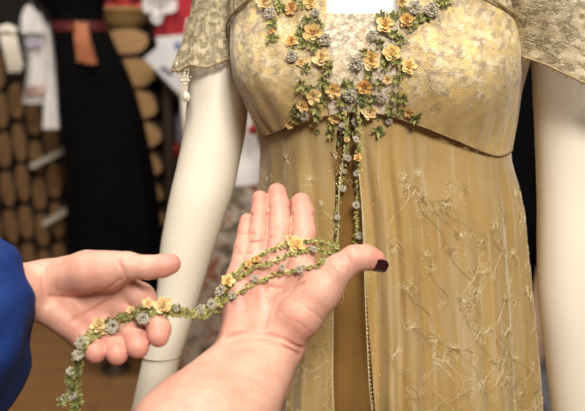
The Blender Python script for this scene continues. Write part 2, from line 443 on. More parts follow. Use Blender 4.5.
gown = empty('gown', foot + Vector((0, 0, .0)), 'gold empire-line gown with tulle overskirt and yellow silk flowers at the neckline', 'dress')
def gsurf(name, m, ph0, ph1, zlo, zhi, off, nu=60, nv=40, fold=None, cup=True, parent=gown, closed=False):
    b = MB(); P = []; UVs = []
    for j in range(nv + 1):
        row = []; uvr = []
        for i in range(nu + 1):
            q0 = ph0(j / nv) if callable(ph0) else ph0; q1 = ph1(j / nv) if callable(ph1) else ph1
            ph = q0 + (q1 - q0) * i / nu
            z0 = zlo(ph) if callable(zlo) else zlo; z1 = zhi(ph) if callable(zhi) else zhi
            z = z0 + (z1 - z0) * j / nv
            o = off + (fold(ph, z) if fold else 0)
            row.append(G(ph, z, o, cup)); uvr.append((ph * .14, z - Z_CUP))
        P.append(row); UVs.append(uvr)
    b.grid(P, uv=UVs)
    return b.build(name, m, parent)
def gather(ph, z):
    d = z - seam_z(ph); return .0016 * math.exp(-d / .03) * math.sin(ph * 46 + 3 * math.sin(ph * 7)) + .0007 * math.sin(ph * 30 + z * 90)
ztop = lambda ph: ZPY(14) + (ZPY(-40) - ZPY(14)) * min(1, max(0, (abs(ph) - .235) / .06)) if abs(ph) < .5 else ZPY(-40)
capz = lambda ph: ZPY(-40 if abs(ph) < .55 else min(50, -18 + (abs(ph) - .55) / .75 * 55))
cupL = gsurf('bodice_cup', M['cup'], -1.5, -.22, seam_z, ZPY(-40), .004, 70, 60, gather)
cupR = gsurf('bodice_cup', M['cup'], .22, 1.5, seam_z, ZPY(-40), .004, 70, 60, gather)
insert = gsurf('lace_insert', M['lace'], -.225, .225, seam_z, lambda ph: ZPY(13) + .0008 * abs(math.sin(ph * 40)), .0045, 30, 40)
gsurf('bodice_back', M['cup'], 1.5, 2 * PI - 1.5, seam_z, ZPY(-40), .004, 50, 20)
for sg in (-1, 1):
    so = gsurf('lace_shoulder', M['sleeve'], sg * .5, sg * 1.62, capz, ZPY(-42), .0065, 40, 14, lambda ph, z: .001 * math.sin(ph * 40 + z * 200))
    b = MB(); b.tube([G(sg * q, capz(q), .0085) for q in np.linspace(.5, 1.62, 40)], .0011, 6); b.build('shoulder_cord', M['edge'], so)
# skirt: satin lining, open tulle over it
HEM = .10
def lfold(ph, z):
    t = min(1, (ZPY(150) - z) / .5)
    return -max(0, t) * (.006 * math.sin(ph * 11 + 1) ** 2 + .004 * math.sin(ph * 19) ** 2)
lining = gsurf('satin_underskirt', M['lining'], -PI, PI, HEM, seam_z, .0, 120, 60, lfold, cup=False)
def pxof(p):
    r = p - CAM; D = r.dot(FW); return 292.5 + r.dot(RT) / D * F
def phi_at(px, z):
    a_, b_ = -1.2, 1.2
    for _ in range(30):
        m_ = (a_ + b_) / 2
        if pxof(G(m_, z, .006, False)) < px: a_ = m_
        else: b_ = m_
    return (a_ + b_) / 2
def edgeph(side):
    # front opening of the overskirt, wider towards the hem
    tab = [(100, 350), (140, 345), (180, 341), (260, 336), (330, 335), (411, 337)] if side < 0 else [(100, 352), (140, 358), (180, 363), (260, 368), (330, 372), (411, 378)]
    xs = [ZPY(p - 6) for p, _ in tab]; ys = [phi_at(x, z) for (p, x), z in zip(tab, xs)]
    xs.append(HEM); ys.append(ys[-1] + side * .12)
    return lambda z: sm_interp(z, xs, ys)
eL, eR = edgeph(-1), edgeph(1)
def tfold(ph, z):
    t = max(0, min(1, (seam_z(ph) - z) / .30)); g = max(0, min(1, (seam_z(ph) - z) / .06))
    f = .0055 * math.sin(ph * 9.5 + .8) + .0035 * math.sin(ph * 17 + 2.1 + 2 * z) + .0020 * math.sin(ph * 33 + 5 * z)
    front = math.exp(-(ph / .45) ** 2)
    f += front * (.0045 * math.sin(ph * 42 + 4 * z) + .002 * math.sin(ph * 75))
    return .0035 + .0015 * g + (f * 1.15 + .013) * (.25 * g + .75 * t)
def tulle_panel(side):
    e = eL if side < 0 else eR
    b = MB(); P = []; U = []
    nv, nu = 90, 150
    for j in range(nv + 1):
        row = []; ur = []
        for i in range(nu + 1):
            s = i / nu
            zt = j / nv
            zz = HEM + .01 + (ZPY(150) - HEM) * zt
            e0 = e(zz); ph = e0 + (side * PI - e0) * s
            z = HEM + .01 + (seam_z(ph) - HEM - .01) * zt
            row.append(G(ph, z, tfold(ph, z), False)); ur.append((ph * .14, z))
        P.append(row); U.append(ur)
    b.grid(P, uv=U, flip=side < 0)
    o = b.build('tulle_overskirt', M['tulle'], gown)
    # embroidery: sprays of fine thread with beads
    rr = random.Random(5 + side); eb = MB()
    S = lambda ph, z, k=.0004: G(ph, z, tfold(ph, z) + k, False)
    def motif(ph, z, sc):
        lean = rr.uniform(0, 6); sw = rr.choice((-1, 1))
        pts = [(ph + sw * sc * .10 * (math.sin(t * 5 + lean) - math.sin(lean)), z - sc * .07 * t) for t in np.linspace(0, 1, 26)]
        eb.tube([S(*p) for p in pts], .0002, 4, False, mi=rr.choice((0, 1, 1)))
        np_ = rr.randint(6, 9); a0 = rr.uniform(0, 6)
        for q in range(np_):           # looped petals of a small flower
            an = a0 + 2 * PI * q / np_; L = sc * rr.uniform(.006, .010); lp = []
            for t in np.linspace(0, 2 * PI, 10):
                rad_ = L * (1 - math.cos(t)) / 2; a2 = an + .30 * math.sin(t)
                lp.append(S(ph + math.cos(a2) * rad_ / .14, z + math.sin(a2) * rad_))
            eb.tube(lp, .00022, 4, False, mi=rr.choice((0, 1, 1)))
            if rr.random() < .7: eb.bead(lp[5], rr.uniform(.0005, .0008), mi=rr.choice((1, 2)))
        for q in range(4):             # curling tendrils with leaves
            k = rr.choice(pts); d = rr.choice((-1, 1)); R_ = sc * rr.uniform(.004, .010)
            lp = [S(k[0] + d * (R_ * (1 - math.cos(t)) * (1 - t / 9)) / .14, k[1] + R_ * math.sin(t) * (1 - t / 9)) for t in np.linspace(0, 4.2, 12)]
            eb.tube(lp, .0002, 4, False, mi=rr.choice((0, 1)))
            if rr.random() < .6: eb.bead(lp[-1], .0005, mi=2)
        eb.bead(S(ph, z), .0009, mi=2)
    n = 165 if side > 0 else 120
    for q in range(n):
        gz, gp = divmod(q, 10); z = ZPY(128) - (gz + rr.random()) * (ZPY(128) - .6) / (n / 10); e0 = abs(e(z)); ph = side * (e0 + .06 + (gp + rr.random()) / 10 * (1.6 - e0))
        if z > seam_z(ph) - .02: continue
        motif(ph, z, rr.uniform(.5, .9))
    for q in range(1100):
        z = rr.uniform(.6, ZPY(130)); e0 = abs(e(z)); ph = side * rr.uniform(e0 + .02, 1.6)
        if z > seam_z(ph) - .01: continue
        eb.bead(S(ph, z), rr.uniform(.0003, .0006), mi=rr.choice((1, 2)))
    eb.build('embroidery', [M['thread'], M['threadp'], M['bead']], o)
    # beaded edge of the opening
    tb = MB(); zs = np.linspace(HEM + .012, seam_z(0) - .003, 150)
    pth = [S(e(z), z, .0006) for z in zs]
    tb.tube(pth, .0005, 5, False, mi=0)
    for i, z in enumerate(np.linspace(.55, seam_z(0) - .003, 170)):
        tb.bead(S(e(z) + side * .006, z, .0008), .0010, mi=1)
    for i in range(420):
        z = rr.uniform(.6, seam_z(0) - .004); tb.bead(S(e(z) + side * abs(rr.gauss(0, .045)), z, .0003), rr.uniform(.0004, .0008), mi=rr.choice((0, 1)))
    tb.build('beaded_edge', [M['threadp'], M['bead']], o)
    return o
tuL = tulle_panel(-1); tuR = tulle_panel(1)
# seam cord round the high waist
b = MB(); b.tube([G(ph, seam_z(ph), (.0048), True) for ph in np.linspace(-PI, PI, 160)], .0007, 6, False)
b.build('waist_cord', M['edge'], gown)

# sleeves: short lace caps with a corded hem
def sleeve(tab, Y, name, hem_fn, flare, mat, side):
    b = MB(); P = []; U = []; nv, nu = 26, 72; hem = []
    for j in range(nv + 1):
        row = []; ur = []
        for i in range(nu + 1):
            a = 2 * PI * i / nu; t = j / nv
            pyh = hem_fn(a); py = -75 + (pyh + 75) * t
            xl = sm_interp(py, [q[0] for q in tab], [q[1] for q in tab]); xr = sm_interp(py, [q[0] for q in tab], [q[2] for q in tab])
            l = at(xl, py, Y); r = at(xr, py, Y); c = (l + r) / 2; h = (r.x - l.x) / 2
            if py < -55: h *= math.sqrt(max(.02, (py + 78) / 23))
            rip = 1 + flare * t * t * (.05 * math.sin(a * 9) + .035 * math.sin(a * 14 + 1))
            h2 = (h + .004 + .010 * t) * rip
            p = c + Vector((h2 * math.cos(a), h2 * 1.08 * math.sin(a), 0)); row.append(p); ur.append((a * .045, p.z))
        P.append(row); U.append(ur)
    b.grid(P, uv=U, flip=True)
    o = b.build(name, mat, gown)
    e = MB(); hp = P[-1][:-1]; e.tube(hp + hp[:2], .0011, 6, False)
    for i in range(0, len(hp), 2): e.bead(hp[i] - Vector((0, 0, .002)), .0014)
    e.build('corded_hem', M['edge'], o)
    return o, P
slL_tab = [(-75, 214, 248), (-40, 204, 246), (0, 201, 236), (35, 195, 234), (70, 185, 238), (95, 182, 240)]
slR_tab = [(-75, 500, 560), (-40, 500, 586), (0, 508, 612), (40, 520, 626), (80, 526, 640), (110, 528, 648)]
sL, sLP = sleeve(slL_tab, .905, 'lace_sleeve', lambda a: 62 - 6 * math.cos(a) + 2.2 * math.sin(7 * a), 1.0, M['sleeve'], -1)
sR, sRP = sleeve(slR_tab, .80, 'lace_sleeve', lambda a: 88 + 38 * math.cos(a), .6, M['sleeve'], 1)
# beaded tassel on the near sleeve hem
b = MB(); p0 = at(184, 66, .88)
for dx in (-7, -2, 3, 9):
    pts = smoothpath([at(184 + dx, 64, .88), at(184 + dx * .9, 74, .878), at(185, 86, .876)], 9)
    for i, p in enumerate(pts): b.bead(p, .0016 if i % 3 else .0024)
b.tube([at(185, 84, .876), at(186, 93, .876)], .0008, 5)
b.lathe([(0, -.006), (.003, -.004), (.0042, 0), (.003, .004), (0, .006)], 14, at(186.5, 97, .876))
b.build('bead_tassel', M['pearl'], sL)
# armhole cord
def armhole(px):
    b = MB(); b.tube(px, .0014, 6); return b.build('armhole_cord', M['edge'], gown)

# ------------------------------------------------------------------ flowers
def petal(b, Mx, al, r0, L, wa, tilt0, tilt1, curl, rr, mi=0, nj=5, ni=6):
    rows_ = []; ruf = rr.uniform(0, 6)
    for j in range(nj + 1):
        row = []
        for i in range(ni + 1):
            s = -1 + 2 * i / ni; t = j / nj * (1 - .30 * s * s - .06 * math.cos(5 * s + ruf))
            ti = tilt0 + (tilt1 - tilt0) * t; m_ = (tilt0 + ti) / 2
            an = s * wa * (.75 + .25 * t)
            rho = r0 + L * t * math.cos(m_) - curl * L * .12 * s * s * t
            z = L * t * math.sin(m_) + curl * L * .14 * (s * s) * t + L * .05 * t * math.sin(4 * s + ruf)
            row.append(Mx @ Vector((rho * math.cos(al + an), rho * math.sin(al + an), z)))
        rows_.append(row)
    b.grid(rows_, mi=mi)
def rose_mesh(seed, R=.0085):
    rr = random.Random(seed); b = MB(); I = Matrix()
    for n, r0, L, wd, t0, t1 in ((5, .10, .98, .72, .10, .50), (5, .10, .84, .70, .45, .85), (4, .10, .70, .80, .85, 1.35), (3, .09, .55, .95, 1.1, 1.9)):
        ph = rr.uniform(0, 6)
        for k in range(n):
            sc = rr.uniform(.88, 1.1)
            petal(b, I, ph + 2 * PI * k / n + rr.uniform(-.15, .15), r0 * R, L * R * sc, wd, t0 + rr.uniform(-.1, .15), t1 + rr.uniform(-.2, .2), 1, rr)
    return b
def ruche_mesh(seed, R=.0052):
    rr = random.Random(seed); b = MB()
    # coiled, gathered ribbon
    P = []; turns = 2.6; n = 64
    for j, (dr, dz) in enumerate(((-.10, .0), (0.02, .32), (.16, .48), (.30, .30))):
        row = []
        for i in range(n):
            t = i / (n - 1); a = t * turns * 2 * PI; r = R * (.12 + .72 * t)
            wob = .16 * math.sin(i * 1.9) + rr.uniform(-.13, .13)
            row.append(Vector(((r + R * (dr + wob * .6)) * math.cos(a), (r + R * (dr + wob * .6)) * math.sin(a), R * (dz * 1.3 + wob + .35 * (1 - t)))))
        P.append(row)
    b.grid(P)
    return b
def leaf(b, p, d, up, L, wd, mi):
    d = d.normalized(); s = d.cross(up); s = s.normalized() if s.length > 1e-4 else d.orthogonal().normalized(); u = s.cross(d)
    rows_ = []
    for t, w_, h in ((0, .12, 0), (.3, .8, .10), (.6, 1, .16), (.85, .6, .12), (1, .06, .02)):
        rows_.append([p + d * (L * t) + s * (q * wd * w_) + u * (L * h - abs(q) * -wd * .45 * w_) for q in (-1, 0, 1)])
    b.grid(rows_, mi=mi)
def sprig_mesh(seed, R=.0072, n=13):
    rr = random.Random(seed); b = MB()
    for k in range(n):
        a = 2 * PI * k / n + rr.uniform(-.5, .5); el = rr.uniform(.05, .9)
        d = Vector((math.cos(a) * math.cos(el), math.sin(a) * math.cos(el), math.sin(el)))
        p = d * R * rr.uniform(.0, .25)
        leaf(b, p, d, Vector((0, 0, 1)), R * rr.uniform(.55, 1.0), R * rr.uniform(.10, .19), rr.choice((0, 0, 1)))
    for k in range(3):
        a = rr.uniform(0, 6.28); b.tube([Vector((0, 0, 0)), Vector((math.cos(a), math.sin(a), .5)) * R * .4, Vector((math.cos(a + .5), math.sin(a + .5), .45)) * R * .8], R * .035, 4, mi=0)
    return b
def mk(b, name, mats):
    o = b.build(name, mats); me = o.data; bpy.data.objects.remove(o); return me
ROSE = {c: [mk(rose_mesh(s + i * 7), 'silk_rose', M[c]) for i in range(3)] for s, c in enumerate(('rose', 'rose2', 'rose3'))}
RUCHE = [mk(ruche_mesh(s), 'silver_rosette', M['silver']) for s in (1, 2, 3)]
SPRIG = [mk(sprig_mesh(s), 'leaf_sprig', [M['leaf'], M['leaf2']]) for s in range(5)]
SPRIG2 = [mk(sprig_mesh(s + 20), 'leaf_sprig', [M['leaf2'], M['leaf']]) for s in range(4)]
def put(name, me, p, n, sc, parent, label=None):
    o = bpy.data.objects.new(name, me); COL.objects.link(o)
    q = Vector(n).normalized().to_track_quat('Z', 'Y').to_matrix().to_4x4()
    mw = Matrix.Translation(p) @ q @ Matrix.Rotation(random.uniform(0, 6.28), 4, 'Z') @ Matrix.Scale(sc, 4)
    o.parent = parent; o.matrix_parent_inverse = world_m(parent).inverted()
    l, r, s = mw.decompose(); o.location = l; o.rotation_euler = r.to_euler(); o.scale = s
    if label: o['label'] = label
    return o
def bvh_of(objs):
    V = []; Fs = []
    for o in objs:
        b0 = len(V); V += [world_m(o) @ v.co for v in o.data.vertices]; Fs += [[b0 + i for i in p.vertices] for p in o.data.polygons]
    return BVHTree.FromPolygons(V, Fs)
def ray(bv, px, py):
    d = (W(px, py, 1) - CAM).normalized(); h = bv.ray_cast(CAM, d)
    if h[0] is None: return None
    n = h[1]
    if n.dot(d) > 0: n = -n
    return h[0], n, d
bod = bvh_of([cupL, cupR, insert, tuL, tuR, lining])
roses = [(266, 3, 'rose2', 1.0), (293, 9, 'rose3', .95), (311, 3, 'rose', .8), (313, 34, 'rose', 1.15), (292, 42, 'rose3', .75), (322, 58, 'rose2', 1.1), (301, 63, 'rose', .5), (273, 32, 'rose3', .45),
         (313, 96, 'rose2', .95), (304, 105, 'rose', .8), (290, 124, 'rose', .5), (314, 124, 'rose2', .45), (334, 90, 'rose', 1.0), (335, 118, 'rose', .85), (365, 87, 'rose3', 1.0), (371, 112, 'rose2', .95),
         (386, 25, 'rose', 1.1), (372, 61, 'rose', 1.1), (392, 54, 'rose', 1.05), (408, 21, 'rose3', .9), (409, 67, 'rose', .95), (388, 80, 'rose2', .6), (402, 3, 'rose', .6), (409, 112, 'rose3', .6)]
silv = [(271, 15, 1.1), (292, 57, 1.1), (326, 40, 1.1), (316, 14, .8), (390, 10, 1.2), (373, 36, 1.0), (357, 64, 1.2), (306, 115, 1.0), (350, 95, 1.2), (389, 121, .7), (342, 127, .8), (414, 9, 1.2), (432, 12, 1.3), (346, 108, .8), (383, 97, .9), (356, 122, .8)]
green = [(282, 11), (274, 24), (280, 3), (307, 20), (303, 46), (319, 25), (302, 84), (297, 119), (316, 108), (322, 80), (370, 75), (342, 100), (332, 134), (380, 130), (356, 108), (391, 108), (397, 97), (381, 43), (366, 52), (396, 16), (385, 68), (402, 42), (445, 3), (420, 21), (400, 80), (438, 5), (426, 19), (316, 47), (330, 70), (343, 88), (327, 100), (361, 98), (375, 98), (346, 118), (360, 118), (308, 92), (404, 100), (414, 118), (398, 62), (380, 17), (352, 84), (300, 30), (416, 116), (340, 112), (300, 108), (395, 34), (352, 128), (340, 140)]
for px, py, c, sc in roses:
    h = ray(bod, px, py)
    if h: put('silk_rose', random.choice(ROSE[c]), h[0] + h[1] * .002, h[1] * 1.0 + Vector((random.uniform(-.4, .4), -.4, random.uniform(-.3, .45))), sc * .92, gown)
for i in range(34):
    px, py, c, sc = roses[(i * 7) % len(roses)]; q = random.uniform(0, 6.28); h = ray(bod, px + 9 * math.cos(q), py + 8 * math.sin(q))
    if h and not (318 < px + 9 * math.cos(q) < 384 and py + 8 * math.sin(q) < 16): put('leaf_sprig', random.choice(SPRIG + SPRIG2), h[0] + h[1] * .0005, h[1], random.uniform(.6, 1.0), gown)
for px, py, sc in silv:
    h = ray(bod, px, py)
    if h: put('silver_rosette', random.choice(RUCHE), h[0] + h[1] * .0015, h[1] + Vector((random.uniform(-.2, .2), -.3, .1)), sc, gown)
for px, py in green:
    h = ray(bod, px + random.uniform(-1.5, 1.5), py + random.uniform(-1.5, 1.5))
    if h: put('leaf_sprig', random.choice(SPRIG + SPRIG2), h[0] + h[1] * .0005, h[1], random.uniform(.85, 1.25), gown)

# ------------------------------------------------------------------ signed distance modelling for the person
def v3(p): return np.array([p[0], p[1], p[2]], dtype=np.float32)
def cone(P, a, b, ra, rb):
    a = v3(a); b = v3(b); ba = b - a; pa = P - a
    h = np.clip(pa @ ba / max(float(ba @ ba), 1e-12), 0, 1)
    return np.linalg.norm(pa - h[:, None] * ba, axis=1) - (ra + (rb - ra) * h)
def smin(a, b, k):
    h = np.maximum(k - np.abs(a - b), 0) / k
    return np.minimum(a, b) - h * h * k * .25
def ell(P, c, ax, r):                # ellipsoid with axes ax (3 unit vectors) and radii r
    q = P - v3(c); A = np.array([list(x) for x in ax], dtype=np.float32)
    l = (q @ A.T) / np.array(r, dtype=np.float32)
    k = np.linalg.norm(l, axis=1); g = np.linalg.norm(l / np.array(r, dtype=np.float32), axis=1)
    return k * (k - 1) / np.maximum(g, 1e-9)
def nets(fn, lo, hi, h, B=12):
    lo = v3(lo); hi = v3(hi); n = np.ceil((hi - lo) / h / B).astype(int)
    dims = n * B + 1
    f = np.ones(dims, dtype=np.float32)
    bi = np.stack(np.meshgrid(*[np.arange(k) for k in n], indexing='ij'), -1).reshape(-1, 3)
    cen = lo + (bi * B + B / 2).astype(np.float32) * h
    dc = fn(cen.astype(np.float32)); lim = B * h * .9 + .02
    loc = np.stack(np.meshgrid(*[np.arange(B + 1)] * 3, indexing='ij'), -1).reshape(-1, 3)
    act = np.abs(dc) < lim
    for i in np.where(~act)[0]:
        x, y, z = bi[i] * B; f[x:x + B + 1, y:y + B + 1, z:z + B + 1] = dc[i]
    ai = np.where(act)[0]
    for s in range(0, len(ai), 60):
        ids = ai[s:s + 60]
        pts = (lo + ((bi[ids] * B)[:, None, :] + loc[None]).reshape(-1, 3).astype(np.float32) * h).astype(np.float32)
        d = fn(pts).reshape(len(ids), B + 1, B + 1, B + 1)
        for q, i in enumerate(ids):
            x, y, z = bi[i] * B; f[x:x + B + 1, y:y + B + 1, z:z + B + 1] = d[q]
    neg = f < 0; nx, ny, nz = dims
    cnt = sum(neg[i:nx - 1 + i, j:ny - 1 + j, k:nz - 1 + k].astype(np.int8) for i in (0, 1) for j in (0, 1) for k in (0, 1))
    ac = (cnt > 0) & (cnt < 8); idx = np.argwhere(ac)
    vid = -np.ones(ac.shape, dtype=np.int64); vid[ac] = np.arange(len(idx))
    acc = np.zeros((len(idx), 3)); num = np.zeros(len(idx))
    cor = [(i, j, k) for i in (0, 1) for j in (0, 1) for k in (0, 1)]
    for a in cor:
        for ax in range(3):
            if a[ax]: continue
            bq = list(a); bq[ax] = 1
            fa = f[idx[:, 0] + a[0], idx[:, 1] + a[1], idx[:, 2] + a[2]]; fb = f[idx[:, 0] + bq[0], idx[:, 1] + bq[1], idx[:, 2] + bq[2]]
            m = (fa < 0) != (fb < 0); t = np.where(m, fa / np.where(m, fa - fb, 1), 0)
            p = np.array(a, float)[None].repeat(len(idx), 0); p[:, ax] += t
            acc += p * m[:, None]; num += m
    V = lo + (idx + acc / num[:, None]) * h
    Q = []
    for ax in range(3):
        u, w_ = (ax + 1) % 3, (ax + 2) % 3
        sl = [slice(None)] * 3; sl2 = [slice(None)] * 3; sl[ax] = slice(0, -1); sl2[ax] = slice(1, None)
        e = neg[tuple(sl)] != neg[tuple(sl2)]; ei = np.argwhere(e)
        ei = ei[(ei[:, u] > 0) & (ei[:, w_] > 0) & (ei[:, u] < dims[u] - 1) & (ei[:, w_] < dims[w_] - 1)]
        s = neg[ei[:, 0], ei[:, 1], ei[:, 2]]
        def cell(du, dw):
            c = ei.copy(); c[:, u] += du; c[:, w_] += dw; return vid[c[:, 0], c[:, 1], c[:, 2]]
        q = np.stack([cell(-1, -1), cell(0, -1), cell(0, 0), cell(-1, 0)], 1)
        q[~s] = q[~s][:, ::-1]; Q.append(q)
    Q = np.concatenate(Q); Q = Q[(Q >= 0).all(1)]
    return V, Q

def J(px, py, D, r): return (W(px, py, D), r * D / F)
def chain(P, js, k=.004):
    d = None
    for (a, ra), (b, rb) in zip(js, js[1:]):
        c = cone(P, a, b, ra, rb); d = c if d is None else smin(d, c, k)
    return d
# ---- right hand, held palm up towards the viewer
RF = [[J(238, 278, .712, 11), J(243, 248, .722, 9), J(246, 231, .732, 8.2), J(247, 221, .737, 7.6)],
      [J(254, 268, .713, 12), J(258, 234, .726, 10), J(260, 213, .737, 9.2), J(260, 199, .742, 8.6)],
      [J(276, 264, .712, 13), J(280, 228, .726, 11.3), J(279, 206, .738, 10.6), J(277, 193, .744, 9.8)],
      [J(301, 266, .708, 13.5), J(304, 234, .722, 12.2), J(303, 213, .733, 11.4), J(301, 203, .738, 10.4)]]
RPALM = [[J(241, 336, .700, 15), J(238, 280, .713, 12)], [J(253, 336, .702, 17), J(254, 268, .715, 13)], [J(270, 338, .702, 17), J(276, 266, .714, 14)], [J(284, 338, .700, 17), J(301, 268, .709, 14)],
         [J(240, 328, .692, 18), J(239, 297, .700, 16)],
         [J(283, 336, .690, 20), J(300, 316, .684, 21), J(320, 291, .686, 19)],
         [J(302, 280, .704, 12), J(324, 284, .692, 13)]]
RTH = [J(320, 291, .686, 19.5), J(338, 270, .684, 14.6), J(354, 258.5, .684, 12.6), J(366, 257.5, .686, 11.8), J(375, 260, .688, 10.5)]
RW = [J(247, 346, .698, 22), J(280, 348, .697, 22)]
RE1, RE2 = J(172, 428, .615, 40), J(230, 434, .615, 40)
elbR = Vector((-.155, .42, 1.00))
RARM = [[RW[0], RE1], [RW[1], RE2]]
RFORE = [[((RE1[0] + RE2[0]) / 2, .040), (elbR, .043)]]
def sd_right(P):
    d = None
    for c in RPALM:
        q = chain(P, c, .006); d = q if d is None else smin(d, q, .010)
    fg = None
    for c in RF:
        q = chain(P, c, .003); fg = q if fg is None else np.minimum(fg, q)
    d = smin(d, fg, .007)
    d = smin(d, chain(P, RTH, .005), .010)
    a = smin(cone(P, *[RARM[0][0][0], RARM[0][1][0]], RARM[0][0][1], RARM[0][1][1]), cone(P, RARM[1][0][0], RARM[1][1][0], RARM[1][0][1], RARM[1][1][1]), .02)
    a = smin(a, cone(P, RFORE[0][0][0], elbR, .040, .043), .02)
    return smin(d, a, .016)
# ---- left hand, cupped, fingers curling towards the viewer
LF = [[J(84, 336, .668, 13), J(90, 346, .655, 12), J(94, 351, .642, 11.6), J(95.5, 352.5, .634, 10.8)],
      [J(104, 325, .668, 13), J(111, 340, .655, 12.4), J(116, 350, .640, 12), J(117, 354.5, .631, 11)],
      [J(124, 312, .667, 13), J(131, 330, .653, 12.6), J(137, 342, .639, 12.2), J(137.5, 347, .631, 11.6)],
      [J(143, 299, .664, 13), J(153, 316, .650, 12.2), J(159, 329, .638, 11.6), J(158.5, 336.5, .631, 10.8)]]
LPALM = [[J(48, 280, .668, 18), J(141, 298, .668, 12)], [J(48, 288, .670, 18), J(122, 312, .672, 13)], [J(48, 294, .670, 18), J(103, 325, .672, 13)], [J(48, 300, .668, 17), J(83, 335, .670, 14)],
         [J(54, 310, .658, 18), J(82, 332, .660, 15)],
         [J(56, 277, .658, 19), J(88, 271, .648, 19.5), J(112, 270, .647, 17)],
         [J(112, 276, .655, 12), J(140, 292, .664, 9)]]
LTH = [J(108, 270, .647, 18), J(127, 266, .643, 13.6), J(148, 267.5, .641, 11.4), J(162, 266, .641, 11), J(170.5, 264, .642, 10.3)]
LW = [J(40, 283, .668, 19), J(40, 294, .668, 19)]
LE = J(-60, 305, .585, 40); elbL = Vector((-.37, .44, 1.10))
def sd_left(P):
    d = None
    for c in LPALM:
        q = chain(P, c, .006); d = q if d is None else smin(d, q, .008)
    fg = None
    for c in LF:
        q = chain(P, c, .003); fg = q if fg is None else np.minimum(fg, q)
    d = smin(d, fg, .006)
    d = smin(d, chain(P, LTH, .004), .007)
    a = smin(cone(P, LW[0][0], LE[0], LW[0][1], .030), cone(P, LW[1][0], LE[0], LW[1][1], .030), .015)
    a = smin(a, cone(P, LE[0], elbL, .030, .042), .015)
    return smin(d, a, .012)
def trace(fn, px, py, D0=.5):
    d = W(px, py, 1) - CAM; L = d.length; d = d / L; s = D0 * L
    for _ in range(60):
        p = CAM + d * s; q = float(fn(np.array([list(p)], dtype=np.float32))[0]); s += q * .9
        if q < .0002: break
        if s > 1.2: return None
    return CAM + d * s
CREASE = []
def creased(fn, lines):
    segs = []
    for pts, dep, wd in lines:
        h = [trace(fn, *p) for p in pts]; h = [p for p in h if p is not None]
        if len(h) > 1:
            sp = smoothpath(h, max(6, len(h) * 4)); segs += [(a, c, dep, wd) for a, c in zip(sp, sp[1:])]
    CREASE.extend(segs)
    def f(P):
        d = fn(P); near = np.abs(d) < .008
        if near.any():
            Q = P[near]; mx = np.zeros(len(Q), dtype=np.float32)
            for a, c, dep, wd in segs:
                mx = np.maximum(mx, dep * np.exp(-(np.maximum(cone(Q, a, c, 0, 0), 0) / wd) ** 2))
            d = d.copy(); d[near] += mx
        return d
    return f
fr = creased(sd_right, [([(226, 337), (245, 333), (265, 334), (285, 340), (303, 349)], .0026, .0014), ([(230, 343), (255, 339), (280, 345), (300, 355)], .0024, .0013), ([(240, 349), (268, 349), (292, 358)], .0006, .0012),
                        ([(303, 283), (283, 292), (270, 306), (264, 328)], .0020, .0016), ([(232, 288), (255, 284), (280, 288), (300, 284)], .0014, .0014), ([(234, 280), (250, 276), (275, 272), (292, 262)], .0014, .0014),
                        ([(236, 254), (251, 253)], .0022, .0012), ([(249, 243), (268, 241)], .0022, .0012), ([(269, 238), (291, 237)], .0022, .0012), ([(292, 243), (316, 242)], .0022, .0012),
                        ([(239, 234), (253, 234)], .0018, .0011), ([(251, 215), (268, 215)], .0018, .0011), ([(269, 208), (290, 208)], .0018, .0011), ([(292, 215), (314, 215)], .0018, .0011),
                        ([(344, 250), (350, 262), (349, 272)], .0006, .0013), ([(338, 256), (343, 270)], .0010, .0012), ([(292, 300), (312, 312), (322, 320)], .0010, .0012), ([(280, 312), (300, 324), (312, 334)], .0006, .0012)])
fl = creased(sd_left, [([(129, 281), (118, 292), (104, 303), (90, 312), (76, 318)], .0026, .0014), ([(120, 280), (108, 289), (92, 295), (70, 298), (50, 296)], .0020, .0015), ([(62, 262), (56, 275), (56, 290), (62, 304)], .0006, .0016),
                       ([(46, 268), (43, 285), (46, 305)], .0014, .0014), ([(148, 258), (149, 268), (146, 277)], .0005, .0011), ([(118, 262), (124, 272), (127, 279)], .0010, .0012),
                       ([(86, 318), (100, 322)], .0010, .0012), ([(72, 322), (90, 312), (112, 306)], .0006, .0012)])
def sub(pts, m=.03):
    a = np.array([list(p) for p in pts]); return a.min(0) - m, a.max(0) + m
allR = [p for c in RF + RPALM + [RTH] for p, _ in c] + [RE1[0], RE2[0]]
allL = [p for c in LF + LPALM + [LTH] for p, _ in c] + [LE[0]]
lo, hi = sub(allR, .045); VR, QR = nets(fr, lo, hi, .0012)
lo, hi = sub(allL, .035); VL, QL = nets(fl, lo, hi, .0012)
# ---- the rest of the person, standing at the left of the picture, out of the frame
FD = Vector((.80, .60, 0)).normalized(); SDv = Vector((-FD.y, FD.x, 0))
TC = Vector((-.44, .30, 0))
shR = TC + SDv * -.165 + Vector((0, 0, 1.27)); shL = TC + SDv * .165 + Vector((0, 0, 1.27))
hdC = TC + FD * .05 + Vector((0, 0, 1.52))
def pt(f, s, z): return TC + FD * f + SDv * s + Vector((0, 0, z))
def sd_torso(P, e=0.0):
    d = ell(P, pt(0, 0, 1.16), (FD, SDv, (0, 0, 1)), (.105 + e, .165 + e, .20 + e))
    d = smin(d, ell(P, pt(0, 0, .90), (FD, SDv, (0, 0, 1)), (.115 + e, .170 + e, .17 + e)), .12)
    d = smin(d, cone(P, shR, shL, .055 + e, .055 + e), .08)
    return d
def sd_arms(P, e=0.0):
    return np.minimum(cone(P, shR, elbR, .052 + e, .043 + e), cone(P, shL, elbL, .052 + e, .042 + e))
def sd_legs(P, e=0.0):
    d = None
    for s in (-1, 1):
        q = smin(cone(P, pt(0, s * .085, .86), pt(.01, s * .085, .47), .085 + e, .055 + e), cone(P, pt(.01, s * .085, .47), pt(-.01, s * .085, .08), .054 + e, .038 + e), .02)
        d = q if d is None else np.minimum(d, q)
    return d
